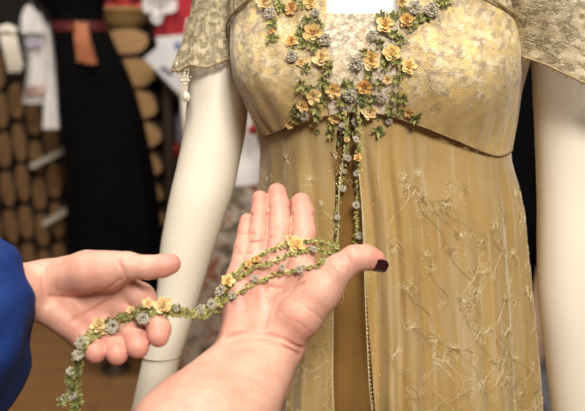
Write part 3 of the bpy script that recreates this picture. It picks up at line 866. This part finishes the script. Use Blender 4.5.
def sd_head(P):
    U = (FD, SDv, (0, 0, 1))
    d = ell(P, hdC, U, (.092, .074, .108))
    d = smin(d, ell(P, hdC + FD * .03 + Vector((0, 0, -.06)), U, (.06, .055, .06)), .04)
    d = smin(d, cone(P, hdC + FD * .088 + Vector((0, 0, .012)), hdC + FD * .108 + Vector((0, 0, -.022)), .008, .012), .012)
    for s in (-1, 1):
        d = smin(d, ell(P, hdC + SDv * (s * .076) + Vector((0, 0, -.01)), U, (.016, .007, .03)), .006)
        e = cone(P, hdC + FD * .096 + SDv * (s * .03) + Vector((0, 0, .01)), hdC + FD * .097 + SDv * (s * .03) + Vector((0, 0, .01)), .014, .014)
        d = -smin(-d, e, .01)
        d = np.minimum(d, cone(P, hdC + FD * .078 + SDv * (s * .03) + Vector((0, 0, .008)), hdC + FD * .079 + SDv * (s * .03) + Vector((0, 0, .008)), .012, .012))
    d = smin(d, cone(P, hdC + FD * .085 + SDv * .018 + Vector((0, 0, -.055)), hdC + FD * .085 - SDv * .018 + Vector((0, 0, -.055)), .008, .008), .006)
    return smin(d, cone(P, pt(.0, 0, 1.27), hdC + Vector((0, 0, -.06)), .056, .050), .03)
def sd_feet(P):
    d = None
    for s in (-1, 1):
        q = cone(P, pt(-.02, s * .09, .045), pt(.14, s * .10, .032), .036, .028); d = q if d is None else np.minimum(d, q)
    return d
def sd_body(P):
    d = smin(smin(sd_torso(P), sd_legs(P), .04), sd_arms(P), .03)
    d = smin(d, cone(P, RFORE[0][0][0], elbR, .040, .043), .01); d = smin(d, cone(P, LE[0], elbL, .030, .042), .01)
    return smin(smin(d, sd_head(P), .02), sd_feet(P), .02)
lo, hi = sub([pt(-.05, 0, .05), pt(.2, .1, .02), hdC + Vector((0, 0, .09)), elbR, elbL, shL, shR, RE1[0], LE[0]], .12)
VB, QB = nets(sd_body, lo, hi, .009)
V = np.concatenate([VR, VL, VB]); Q = np.concatenate([QR, QL + len(VR), QB + len(VR) + len(VL)])
per = empty('person', TC, 'person in a loose blue top holding out a flower garland across both open palms', 'person')
def npmesh(name, V, Q, m, parent):
    me = bpy.data.meshes.new(name); me.from_pydata(V.tolist(), [], Q.tolist()); me.materials.append(m)
    me.polygons.foreach_set('use_smooth', [True] * len(me.polygons)); me.update()
    o = bpy.data.objects.new(name, me); COL.objects.link(o); o.parent = parent; o.matrix_parent_inverse = world_m(parent).inverted(); return o
body = npmesh('body', V, Q, M['skin'], per)
at_ = body.data.attributes.new('flush', 'FLOAT', 'POINT')
fv = np.zeros(len(V))
for c in RF + LF + [RTH, LTH]:
    for (p, r), wgt in ((c[-1], .9), (c[-2], .55), (c[0], .3)):
        fv = np.maximum(fv, wgt * np.exp(-(np.linalg.norm(V - v3(p), axis=1) / .014) ** 2))
for p, r in (J(240, 312, .69, 1), J(300, 318, .67, 1), J(80, 325, .65, 1), J(92, 270, .64, 1)):
    fv = np.maximum(fv, .35 * np.exp(-(np.linalg.norm(V - v3(p), axis=1) / .02) ** 2))
V32 = V.astype(np.float32)
for a, c, dep, wd in CREASE:          # skin is redder along the folds of the palm and wrist
    nr = np.linalg.norm(V32 - v3((a + c) / 2), axis=1) < .02
    if nr.any(): fv[nr] = np.maximum(fv[nr], 330 * dep * np.exp(-(np.maximum(cone(V32[nr], a, c, 0, 0), 0) / (wd * 1.2)) ** 2))
fv = np.minimum(fv, 1)
at_.data.foreach_set('value', fv)
# thumb nail
a, ra = RTH[-2]; t_, rt = RTH[-1]; ax = (t_ - a).normalized(); dn = (-UP * .72 - FW * .68 + RT * .02); dn = (dn - ax * dn.dot(ax)).normalized(); sd_ = ax.cross(dn)
b = MB(); P = []
for j in range(9):
    s = -.003 + j / 8 * .0215; r = (ra + (rt - ra) * min(1, max(0, s / (t_ - a).length))) * 1.03 + .0004
    over = max(0, s - .010); hwid = .95 * (1 if j > 0 else .7) * (1 if j < 8 else .7)
    P.append([a + ax * s + (dn * math.cos(q) + sd_ * math.sin(q)) * (r - over * .12) for q in np.linspace(-hwid, hwid, 9)])
b.grid(P); P2 = [[p - dn * .001 for p in r] for r in P]; b.grid(P2, flip=True)
b.build('thumbnail', M['nail'], per, label='dark plum varnished thumbnail')
# clothes
slA = W(-84, 332, .60); slB = elbL
def sd_blouse(P):
    d = np.minimum(sd_torso(P, .014), 9)
    d = smin(d, cone(P, shR, elbR.lerp(shR, .25), .072, .066), .04)
    d = smin(d, cone(P, shL, elbL, .072, .080), .04)
    d = smin(d, cone(P, elbL, slA, .088, .086), .03)
    w_ = P[:, 0] * 60 + P[:, 2] * 45; w2 = P[:, 1] * 70 - P[:, 2] * 55 + P[:, 0] * 30
    d = d + .004 * np.sin(w_) + .003 * np.sin(w2) + .002 * np.sin(P[:, 2] * 130 - P[:, 0] * 90 + P[:, 1] * 60)
    cut = cone(P, hdC + Vector((0, 0, -.2)), hdC, .085, .1)
    d = np.maximum(d, -cut)
    return np.maximum(d, .80 - P[:, 2])
lo, hi = sub([pt(0, 0, .85), shR, shL, elbL, elbR, slA], .12)
VC, QC = nets(sd_blouse, lo, hi, .006)
npmesh('blouse', VC, QC, M['blue'], per)
VC, QC = nets(lambda P: smin(sd_legs(P, .012), np.maximum(sd_torso(P, .010), P[:, 2] - .93), .03), *sub([pt(0, 0, .95), pt(0, 0, .05), pt(0, .1, .5), pt(0, -.1, .5)], .16), .009)
npmesh('trousers', VC, QC, M['jeans'], per)
def sd_hair(P):
    U = (FD, SDv, (0, 0, 1)); d = ell(P, hdC + FD * -.012 + Vector((0, 0, .012)), U, (.102, .088, .116))
    d = smin(d, ell(P, hdC + FD * -.07 + Vector((0, 0, -.10)), U, (.045, .075, .13)), .04)
    return np.maximum(d, -ell(P, hdC + FD * .085 + Vector((0, 0, -.035)), U, (.085, .066, .10)))
VC, QC = nets(sd_hair, *sub([hdC, hdC + Vector((0, 0, -.2))], .15), .007); npmesh('hair', VC, QC, M['hair'], per)
VC, QC = nets(lambda P: np.maximum(sd_feet(P) - .006, .002 - P[:, 2]), *sub([pt(-.05, 0, .03), pt(.18, .1, .03), pt(.18, -.1, .03)], .08), .006); npmesh('shoes', VC, QC, M['shoe'], per)

# ------------------------------------------------------------------ garland across the hands
bodybv = BVHTree.FromPolygons([tuple(v) for v in V], [tuple(q) for q in Q])
gar = empty('floral_garland', W(160, 308, .64), 'long trailing garland of silk roses, silver rosettes and leaves held across both hands', 'garland')
def pth(pts, off=.004, n=None):
    out = []
    for p in pts:
        if len(p) == 3: out.append(W(*p))
        else:
            h = ray(bodybv, *p); out.append(h[0] - h[2] * off if h else W(p[0], p[1], .68))
    return smoothpath(out, n or len(out) * 8)
def gfront(px, py, off=.006):
    h = ray(bod, px, py); return h[0] - h[2] * off
strands = []
main = [(73, 425, .650), (73, 405, .648), (74, 385, .645), (76, 365, .640), (80, 348, .634), (90, 333), (105, 323), (122, 316), (140, 311), (155, 308, .640), (172, 308, .648), (190, 312, .658), (204, 309, .668), (215, 301, .680), (226, 287, .690)]
main2 = [(80, 430, .652), (79, 405, .65), (77, 380, .645), (79, 360, .640), (86, 345), (98, 334), (112, 326), (128, 318), (145, 313), (158, 313, .640), (175, 314, .648), (192, 316, .658), (208, 313, .668), (220, 303, .682), (232, 297, .690)]
up1 = [(224, 289, .690), (232, 276, .692), (243, 266), (258, 256), (275, 248), (292, 243), (310, 241), (324, 243, .712), (338, 249, .724)]
up2 = [(226, 290, .690), (240, 276), (256, 267), (274, 261), (292, 254), (308, 249), (322, 250, .712), (334, 254, .722)]
lowr = [(230, 297, .690), (244, 290), (258, 281), (274, 275), (290, 271), (306, 268), (322, 263), (332, 258, .716)]
vl = [(345, 112), (346, 135), (346, 155), (341, 180), (337, 205), (336, 225), (337, 240)]
vr = [(358, 108), (359, 135), (359, 160), (358, 185), (357, 210), (357, 232), (356, 244)]
S_main = pth(main, .005); S_main2 = pth(main2, .005); S_up1 = pth(up1, .004); S_up2 = pth(up2, .004); S_low = pth(lowr, .004)
VLp = smoothpath([gfront(*p) for p in vl] + [W(334, 249, .735), S_up2[-1]], 70)
VRp = smoothpath([gfront(*p) for p in vr] + [W(349, 250, .755), W(340, 253, .73), S_low[-1]], 70)
nsp = [0]
def dress(path, step, jit, sc, leafp=1.0, rad=.0011, dens=2):
    b = MB()
    tw = []
    for i, p in enumerate(path):
        tw.append(p + Vector((math.sin(i * 1.3), .4 * math.cos(i * 1.1), math.cos(i * 1.3))) * .0014)
    b.tube(path, rad, 6); b.tube(tw, rad * .7, 5)
    # little stitched leaflets running along the cord
    for i in range(1, len(path) - 1):
        t = (path[i + 1] - path[i - 1]).normalized()
        for _ in range(dens if random.random() < .8 else 2):
            d = t * random.uniform(.3, 1) + Vector((random.uniform(-1, 1), random.uniform(-1, .3), random.uniform(-1, 1))) * .9
            leaf(b, path[i].lerp(path[i + 1], random.random()), d, -FW, random.uniform(.003, .0055), random.uniform(.0014, .0014), 1)
    b.build('cord', [M['cord'], M['leaf']], gar)
    L = 0; last = path[0]
    for p in path:
        L += (p - last).length; last = p
        if L > step and nsp[0] < 96:
            L = 0
            if random.random() < leafp:
                put('leaf_sprig', random.choice(SPRIG + SPRIG2[:2]), p + Vector((random.uniform(-1, 1), -.5, random.uniform(-1, 1))) * jit, -FW + Vector((random.uniform(-.9, .9), 0, random.uniform(-.9, .9))), sc * random.uniform(.8, 1.2), gar); nsp[0] += 1
dress(S_main, .008, .002, .62); dress(S_main2, .009, .002, .62); dress(S_up1, .014, .001, .36, 1, .0010, 1); dress(S_up2, .014, .001, .36, 1, .0010, 1); dress(S_low, .012, .001, .42, 1, .0010, 1)
dress(VLp, .012, .001, .45); dress(VRp, .012, .001, .45)
def near(px, py, paths):
    best = None
    for pa in paths:
        for p in pa:
            r = p - CAM; D = r.dot(FW); x = 292.5 + r.dot(RT) / D * F; y = 205.5 - r.dot(UP) / D * F
            q = (x - px) ** 2 + (y - py) ** 2
            if best is None or q < best[0]: best = (q, D)
    return W(px, py, best[1] - .004)
allp = [S_main, S_main2, S_up1, S_up2, S_low, VLp, VRp]
for px, py, c, sc in [(163, 306, 'rose2', .88), (148, 304, 'rose2', .55), (99, 325, 'rose2', .75), (105, 330, 'rose', .5), (296, 246, 'rose', .95), (228, 281, 'rose', .68), (257, 259, 'rose3', .45), (290, 238, 'rose2', .4), (358, 158, 'rose3', .5), (347, 140, 'rose2', .4), (249, 265, 'rose3', .4), (131, 310, 'rose2', .4)]:
    put('silk_rose', random.choice(ROSE[c]), near(px, py, allp), -FW + UP * .5 + RT * random.uniform(-.3, .3), sc, gar)
for px, py, sc in [(82, 343, 1.3), (78, 355, 1.0), (113, 327, 1.15), (143, 319, 1.15), (176, 309, .7), (201, 310, 1.0), (211, 305, .9), (222, 291, 1.0), (234, 296, .85), (254, 279, .9), (300, 270, .85), (313, 250, .7), (283, 268, .65), (325, 262, .6), (342, 126, .6), (355, 140, .8), (347, 159, .8), (357, 174, .8), (342, 189, .8), (356, 206, .8), (337, 218, .75), (360, 236, .8), (345, 172, .5), (71, 372, .7), (64, 399, .7), (73, 395, .8)]:
    put('silver_rosette', random.choice(RUCHE), near(px, py, allp), -FW + UP * .4 + RT * random.uniform(-.6, .6), sc * random.uniform(.75, .95), gar)
for px, py in [(66, 398), (62, 402), (70, 380), (78, 402), (72, 390), (76, 372)]:
    put('leaf_sprig', random.choice(SPRIG2), near(px, py, allp), -FW + UP * .2 + RT * random.uniform(-.6, .6), .85, gar)

# ------------------------------------------------------------------ background: dress forms
def loft(rowsP, m, name, parent, n=64, pleat=0, npl=14, caps=True):
    # rowsP: (centre, half width, half depth)
    b = MB(); P = []
    for k, (c, a, d) in enumerate(rowsP):
        t = k / (len(rowsP) - 1); row = []
        for i in range(n):
            q = 2 * PI * i / n; f = 1 + pleat * (1 - t) * (math.sin(q * npl) * .6 + math.sin(q * npl * .53 + 1) * .4)
            row.append(Vector(c) + Vector((a * f * math.cos(q), d * f * math.sin(q), 0)))
        P.append(row)
    b.grid(P, closed_u=True)
    if caps: b.cap(P[0], True); b.cap(P[-1])
    return b.build(name, m, parent)
def rowsfrom(tab, Y, dr=.7, n=24, zmin=None):
    out = []; pys = np.linspace(tab[-1][0], tab[0][0], n)
    for py in pys:
        xl = sm_interp(py, [t[0] for t in tab], [t[1] for t in tab]); xr = sm_interp(py, [t[0] for t in tab], [t[2] for t in tab])
        l = at(xl, py, Y); r = at(xr, py, Y); out.append(((l + r) / 2, (r.x - l.x) / 2, (r.x - l.x) / 2 * dr))
    return out
# black gown with a sash
YB = 2.95
def pyfloor(px, Y, z=0.0):
    lo_, hi_ = 0, 900
    for _ in range(40):
        m_ = (lo_ + hi_) / 2
        if at(px, m_, Y).z > z: lo_ = m_
        else: hi_ = m_
    return lo_
fpy = pyfloor(110, YB, .015)
bl = empty('dress_form', at(112, pyfloor(112, YB), YB), 'black long gown on a stand with a red sash and rust bow', 'dress form')
rs = rowsfrom([(26, 54, 107), (45, 56, 115), (80, 60, 131), (130, 64, 145), (200, 68, 157), (316, 71, 166)], YB, .75)
b = MB(); c_ = at(116, fpy, YB); c_.z = 0; b.lathe([(.06, 0), (.06, .015), (.02, .03), (.016, .26)], 24, c_); b.build('stand', M['wood'], bl)
loft(rs, M['black'], 'skirt', bl, 96, .06, 17)
loft(rowsfrom([(-75, 45, 98), (-55, 32, 112), (-20, 33, 110), (0, 37, 105), (14, 50, 104), (28, 54, 107)], YB, .62), M['black'], 'bodice', bl)
loft(rowsfrom([(-100, 62, 84), (-85, 60, 86), (-74, 52, 92)], YB, .8), M['mann'], 'neck', bl)
loft(rowsfrom([(21, 53, 107.5), (24, 52.5, 108), (29, 53, 109), (31, 53.5, 109)], YB, .8), M['redband'], 'sash', bl)
b = MB()
yf = YB - .15
for x0, x1, x2, y2 in ((76, 79, 83, 62), (82, 87, 91, 64)):
    P = []
    for t in np.linspace(0, 1, 9):
        cx = x0 + (x2 - x0) * t; yy = 22 + (y2 - 22) * t; hw = 4 + 2.0 * t
        P.append([at(cx + hw * s, yy, yf - .008 - .012 * math.sin(t * 4 + s) - .01 * (1 - s * s)) for s in (-1, -.5, 0, .5, 1)])
    b.grid(P); b.grid([[p + Vector((0, .004, 0)) for p in r] for r in P], flip=True)
for sg in (-1, 1):
    P = [];
    for t in np.linspace(0, 2 * PI, 15):
        c = at(79 + sg * (5 - 4.5 * math.cos(t)), 25 + 3.5 * math.sin(t) * (1 - .3 * math.cos(t)), yf - .012)
        P.append([c + Vector((0, -.012, 0)), c + Vector((0, .012, 0))])
    b.grid(P)
b.build('bow', M['orange'], bl, label='rust coloured ribbon bow with two tails')
# white blouse hanging in front of the log pile
YS = 3.16
sh = empty('hanging_blouse', at(42, 4, YS), 'white cotton blouse hanging against the log pile left of the black gown', 'blouse')
def slab(name, outline, Y, th, m, parent, wav=.006, label=None):
    # cloth panel with thickness: rows of (py, xl, xr)
    b = MB(); n = 14; F1 = []; B1 = []
    for t in np.linspace(0, 1, 18):
        py = outline[0][0] + (outline[-1][0] - outline[0][0]) * t
        xl = np.interp(py, [o[0] for o in outline], [o[1] for o in outline]); xr = np.interp(py, [o[0] for o in outline], [o[2] for o in outline])
        rf = []; rb = []
        for i in range(n + 1):
            s = i / n; e = math.sqrt(max(0, 1 - (2 * s - 1) ** 2)); y = wav * math.sin(s * 16 + t * 3)
            rf.append(at(xl + (xr - xl) * s, py, Y - th * e + y)); rb.append(at(xl + (xr - xl) * s, py, Y + th * e * .6 + y + .002))
        F1.append(rf); B1.append(rb)
    b.grid(F1, flip=True); b.grid(B1)
    return b.build(name, m, parent, label=label)
slab('front', [(12, 24, 40), (30, 22, 50), (36, 23, 53), (48, 25, 54), (60, 27, 55), (80, 26, 56), (104, 22, 56)], YS, .035, M['white'], sh)
slab('collar', [(5, 26, 31), (12, 22, 37), (22, 20, 44), (33, 20, 50)], YS - .05, .018, M['white'], sh)
slab('sleeve', [(24, 44, 51), (50, 46, 54), (80, 46, 56), (110, 43, 58), (129, 42, 60)], YS - .06, .03, M['white'], sh)
slab('waistband', [(86, 25, 55), (95, 25, 56)], YS - .045, .02, simple('pinkish_trim', (.62, .45, .38), .8), sh)
slab('pocket', [(38, 25, 40), (47, 26, 41)], YS - .05, .01, M['lilac'], sh, .002)
b = MB(); hp = at(31, 4, YS - .02); hz = smoothpath([hp, hp + Vector((0, 0, .05)), hp + Vector((.02, 0, .075)), hp + Vector((0, 0, .095)), hp + Vector((-.018, 0, .08))], 20)
b.tube(hz, .003, 6); b.build('hanger_hook', M['steel'], sh)
tas = empty('fringed_scarf', at(8, 30, YS - .1), 'cream fringed scarf hanging at the far left beside the white blouse', 'scarf')
b = MB()
for i in range(16):
    x = 1 + i * .85; l = random.uniform(64, 74)
    b.tube(smoothpath([at(x, 31 + abs(i - 7) * .4, YS - .14), at(x + 3, 45, YS - .15), at(x + 8, l, YS - .14 + .01 * (i % 3))], 8), .009, 6)
b.build('fringe', M['cream'], tas)
b = MB(); b.tube([at(1, 31, YS - .14), at(8, 29, YS - .15), at(15, 32, YS - .14)], .018, 8); b.build('knot', M['cream'], tas)
b = MB(); rz = at(30, 3, YS).z + .085
rx = (at(-40, 60, YS).x, at(86, 60, YS).x)
b.tube([Vector((rx[0], YS - .02, rz)), Vector((rx[1], YS - .02, rz))], .012, 10)
for x in rx: b.tube([Vector((x, YS - .02, 0)), Vector((x, YS - .02, rz + .02))], .014, 10)
for x in rx: b.box((x, YS - .02, .012), (.05, .18, .024))
tag(b.build('clothes_rail', M['shoe']), 'black clothes rail carrying the white blouse', 'rail')
# ------------------------------------------------------------------ firewood
logN = [0]
DARKEND = simple('dim_log_wood', (.24, .13, .05), .8, (.16, .085, .035), 25)  # dimness of the left pile put into a darker wood colour
def log(x, z, y, a, c, L, rz, label, wood=None):
    sq = lambda q: math.copysign(abs(q) ** .78, q)
    b = MB(); n = 26; rr = random.Random(logN[0]); logN[0] += 1
    ph = rr.uniform(0, 6); prof = [1 + .05 * math.sin(2 * q + ph) + .03 * math.sin(5 * q + ph) for q in np.linspace(0, 2 * PI, n, endpoint=False)]
    ring = lambda yy, s: [Vector((a * s * prof[i] * sq(math.cos(2 * PI * i / n)), yy, c * s * prof[i] * sq(math.sin(2 * PI * i / n)))) for i in range(n)]
    b.grid([ring(0, .93), ring(.008, 1), ring(L, 1)], closed_u=True, flip=True, mi=0)
    b.cap(ring(0, .93), False, 1); b.cap(ring(L, 1), True, 1)
    o = b.build('firewood_log', [M['bark'], wood or M['logend']]); o.location = (x, y, z); o.rotation_euler = (0, 0, rz)
    tag(o, label, 'log', 'logs in the firewood pile'); return o
# right column: wide split logs, one on another
YL = 3.40
zt = at(138, 27, YL).z; zz = .0
hs = []
z = zt
edges = [27, 56, 89, 120, 150, 179, 206, 232, 258, 284, 312]
zc = [at(138, e, YL).z for e in edges]
while zc[-1] > .13: zc.append(zc[-1] - .105)
zc[-1] = 0.0
names = ['topmost', 'second from the top', 'third from the top', 'fourth from the top', 'fifth from the top', 'sixth from the top']
for i in range(len(zc) - 1):
    cz = (zc[i] + zc[i + 1]) / 2; hh = (zc[i] - zc[i + 1]) / 2 / 1.06
    for col, px in enumerate((88, 137)):
        xr = [152, 157, 159, 161, 161, 161, 162, 163, 163, 164, 164][min(i, 10)]
        x1 = at(xr, 100, YL).x; x0 = at(xr - 49, 100, YL).x; wdt = (x1 - x0) / 2
        cx = (x0 + x1) / 2 if col else x0 - wdt
        if not col: cx = x0 - wdt * .72; wdt *= .72
        log(cx, cz, YL, wdt / 1.05, hh, .45, 0, ('wide cut log right of the black gown, %s of its column' % names[i]) if (col and i < 6) else ('wide cut log hidden low behind the black gown and hands' if col else 'wide cut log mostly behind the black gown'))
# left: smaller upright log ends turned away
for ci, (px, wpx) in enumerate(((-13, 17), (4, 16), (20, 16), (36, 16), (52, 16), (68, 15))):
    y = 3.50
    top = at(px, [60, 50, 80, 100, 118, 150][ci], y).z; n = max(3, int(top / .165)); h = top / n
    for k in range(n):
        cz = h * (k + .5)
        log(at(px, 150, y).x, cz, y, (at(px + wpx / 2, 150, y).x - at(px, 150, y).x) / 1.1, h / 2 / 1.06, .4, 0, 'narrow cut log in the pile at the left edge behind the blouse', DARKEND)
# pale boards lying across the pile
for (x0, y0, x1, y1), lb in (((34, 165, 64, 150), 'pale board slanting across the log pile under the blouse'), ((46, 222, 70, 208), 'pale board slanting low on the log pile beside the black gown')):
    b = MB(); Y = 3.475; p = at(x0, y0, Y); q = at(x1, y1, Y); d = (q - p); L = d.length; an = math.atan2(d.z, d.x)
    Mx = Matrix.Translation((p + q) / 2) @ Matrix.Rotation(-an, 4, 'Y'); b.box((0, 0, 0), (L, .1, .022), Mx)
    tag(b.build('board', simple('pale_board', (.62, .56, .46), .7), smooth=False), lb, 'board', 'boards on the log pile')
# basket with red wool on the log column
bk = empty('wicker_basket', at(126, 25, 3.5), 'round wicker basket of red wool on top of the log column', 'basket')
c0 = at(126, 26, 3.5); c0.z = zc[0] + .002
b = MB(); rB = .13; b.lathe([(rB * .7, 0), (rB * .9, .03), (rB, .065), (rB * 1.03, .07), (rB * .97, .068), (rB * .86, .03), (rB * .6, .012)], 40, c0)
b.build('basket_body', M['wicker'], bk)
b = MB(); b.tube([c0 + Vector((rB * 1.0 * math.cos(q), rB * math.sin(q), .07)) for q in np.linspace(0, 2 * PI, 41)], .009, 8, False); b.build('rim', M['wicker'], bk)
for i in range(6):
    q = 2 * PI * i / 5; rr_ = .066 if i < 5 else 0
    b = MB(); b.lathe([(.038 * math.sin(t), -.038 * math.cos(t)) for t in np.linspace(.02, PI - .02, 12)], 18, (0, 0, 0))
    o = b.build('wool_ball', M['redg'] if i % 3 else M['red']); o.location = c0 + Vector((rr_ * math.cos(q), rr_ * math.sin(q), .062 + (.045 if i == 5 else 0)))
    tag(o, 'red ball of wool heaped in the wicker basket', 'ball of wool', 'red wool in the basket')

# ------------------------------------------------------------------ shelf with papers and red cloth, right of the logs
YP = 3.3
b = MB(); x0 = at(164, 80, YP).x; x1 = at(300, 80, YP).x
cab = empty('display_cabinet', Vector(((x0 + x1) / 2, YP + .25, 0)), 'dark wooden display cabinet behind the white floral dress', 'cabinet')
zs_ = [.0, .36, at(175, 162, YP).z, at(175, 92, YP).z, 1.9]
b = MB()
for x in (x0, x1): b.box((x, YP + .25, .95), (.03, .4, 1.9))
b.box(((x0 + x1) / 2, YP + .44, .95), (x1 - x0, .02, 1.9)); b.build('carcass', M['wood'], cab, smooth=False)
for z in zs_[1:]:
    b = MB(); b.box(((x0 + x1) / 2, YP + .25, z - .0125), (x1 - x0, .39, .025)); b.build('shelf', M['wood'], cab, smooth=False)
b = MB(); P = []
for t in np.linspace(0, 1, 10):
    P.append([at(155 + 45 * s, -30 + 67 * t, YP - .10 + .008 * math.sin(s * 14)) for s in np.linspace(0, 1, 14)])
b.grid(P, flip=True); b.grid([[p + Vector((0, .012, 0)) for p in r] for r in P])
tag(b.build('red_cloth', M['red']), 'crimson cloth hanging behind the left lace sleeve', 'cloth')
fl_ = empty('white_flower', at(160, 8, YP - .16), 'large white fabric flower pinned to the crimson cloth', 'flower')
b = MB(); rr = random.Random(3)
Mx = Matrix.Translation(at(160, 6, YP - .12)) @ Matrix.Rotation(PI / 2, 4, 'X')
for n, r0, L, wd, t0, t1 in ((6, .01, .06, .6, .1, .5), (5, .008, .045, .6, .5, 1.0), (4, .004, .03, .7, 1, 1.6)):
    for k in range(n): petal(b, Mx, 2 * PI * k / n + rr.random(), r0, L, wd, t0, t1, 1, rr)
b.build('petals', M['white'], fl_)
def card(px, name, lb, cat, Y, th=.006, marks=()):
    cc = empty(name, at(sum(p[0] for p in px) / 4, sum(p[1] for p in px) / 4, Y), lb, cat)
    b = MB(); f = [at(x, y, Y) for x, y in px]; bk_ = [p + Vector((0, th, 0)) for p in f]
    b.cap(f); b.cap(bk_, True)
    for i in range(4): j = (i + 1) % 4; b.v.extend([tuple(f[i]), tuple(bk_[i]), tuple(bk_[j]), tuple(f[j])]); n0 = len(b.v); b.f.append([n0 - 4, n0 - 3, n0 - 2, n0 - 1]); b.mi.append(0)
    b.build('sheet', M['paper'], cc, smooth=False)
    for pts, m in marks:
        b = MB(); b.cap([at(x, y, Y - .002) for x, y in pts]); b.build('printed_mark', M[m], cc, smooth=False)
    return cc
card([(144, 58), (163, 43), (196, 74), (180, 95)], 'poster', 'white printed card standing tilted below the crimson cloth', 'card', YP - .17, marks=[([(158, 68), (164, 66), (174, 74), (170, 77)], 'purple')])
card([(156, 37), (202, 33), (202, 60), (158, 56)], 'notice', 'white notice with a blue mark behind the tilted card', 'card', YP - .14, marks=[([(174, 43), (180, 42), (181, 49), (175, 50)], 'bluei')])
b = MB()
for i, (x, yt, yb) in enumerate(((176, 112, 150), (180, 106, 158), (187, 116, 159))):
    lp = [at(x + 4, yt, YP + .22), at(x + 5, (yt + yb) / 2, YP + .2), at(x + 5, yb, YP + .22)]; lp[2].z = zs_[2] + .013
    b.tube(smoothpath(lp, 8), [.012, .016, .02, .022, .022, .02, .018, .012], 10)
tag(b.build('lilac_cloth', M['lilac']), 'lilac cloth bundle hanging below the white card', 'cloth')
b = MB(); pc = at(176, 150, YP + .12); rB = .03; b.lathe([(rB * math.sin(t), -rB * math.cos(t)) for t in np.linspace(.02, PI - .02, 14)], 24, (0, 0, 0))
o = b.build('red_ball', M['redg']); o.location = Vector((pc.x, pc.y, zs_[2] + rB)); tag(o, 'red ball on the cabinet shelf beside the lilac cloth', 'ball')

# white blouse and floral skirt on a second mannequin
YF = 2.1
fm = empty('dress_form', at(226, pyfloor(226, YF), YF), 'white peplum top and floral skirt on a mannequin behind the gold gown', 'dress form')
fpy2 = pyfloor(228, YF, .0)
loft(rowsfrom([(172, 192, 262), (185, 186, 268), (240, 182, 274), (330, 178, 278), (fpy2, 168, 288)], YF, .8), M['floral'], 'skirt', fm, 96, .04, 13)
loft(rowsfrom([(10, 195, 255), (40, 190, 262), (80, 194, 262), (120, 200, 258), (140, 200, 258), (160, 194, 266), (179, 186, 272)], YF, .75), M['white'], 'top', fm, 64, .02, 11)
loft(rowsfrom([(-40, 212, 238), (-10, 212, 238), (12, 196, 254)], YF, .8), M['mann'], 'neck', fm)
b = MB(); b.tube(smoothpath([at(198, 20, YF), at(191, 70, YF - .01), at(190, 115, YF - .03), at(196, 165, YF - .06)], 20), [.03 - .0006 * i for i in range(20)], 14); b.build('arm', M['mann'], fm)
b = MB(); b.tube(smoothpath([at(258, 20, YF), at(264, 60, YF - .02), at(262, 100, YF - .05), at(259, 112, YF - .08)], 20), [.03 - .0006 * i for i in range(20)], 14); b.build('arm', M['mann'], fm)
b = MB(); b.tube(smoothpath([at(252, 111, YF - .19), at(257, 117, YF - .2), at(256, 127, YF - .2), at(251, 131, YF - .19)], 14), .010, 8); b.build('brooch', M['redg'], fm, label='red bow on the white top')
# black clad figure at the right
YR = 2.3
bm = empty('dress_form', at(530, pyfloor(530, YR), YR), 'tall black coat on a stand in the gap right of the gold gown', 'dress form')
loft(rowsfrom([(-40, 490, 575), (30, 488, 585), (120, 490, 580), (220, 484, 560), (290, 480, 545), (pyfloor(530, YR), 478, 550)], YR, .6), M['black'], 'coat', bm, 64, .03, 9)
loft(rowsfrom([(-75, 518, 545), (-55, 518, 545), (-38, 495, 570)], YR, .8), M['mann'], 'neck', bm)
b = MB(); hx = [at(560, 230, YR - .28), at(548, 280, YR - .30), at(541, 320, YR - .31), at(537, 345, YR - .31), at(536, 366, YR - .31)]
b.tube(smoothpath(hx, 20), [.036, .036, .035, .034, .034, .033, .033, .032, .032, .031, .031, .030, .030, .029, .028, .026, .024, .02, .015, .008], 14); b.build('arm', M['beige'], bm)
b = MB(); st = at(552, 385, 1.9); b.box((st.x + .12, st.y, st.z / 2), (.34, .3, st.z)); 
tag(b.build('storage_box', M['grey'], smooth=False, bevel=.01), 'grey storage box on the floor behind the right mannequin arm', 'box')
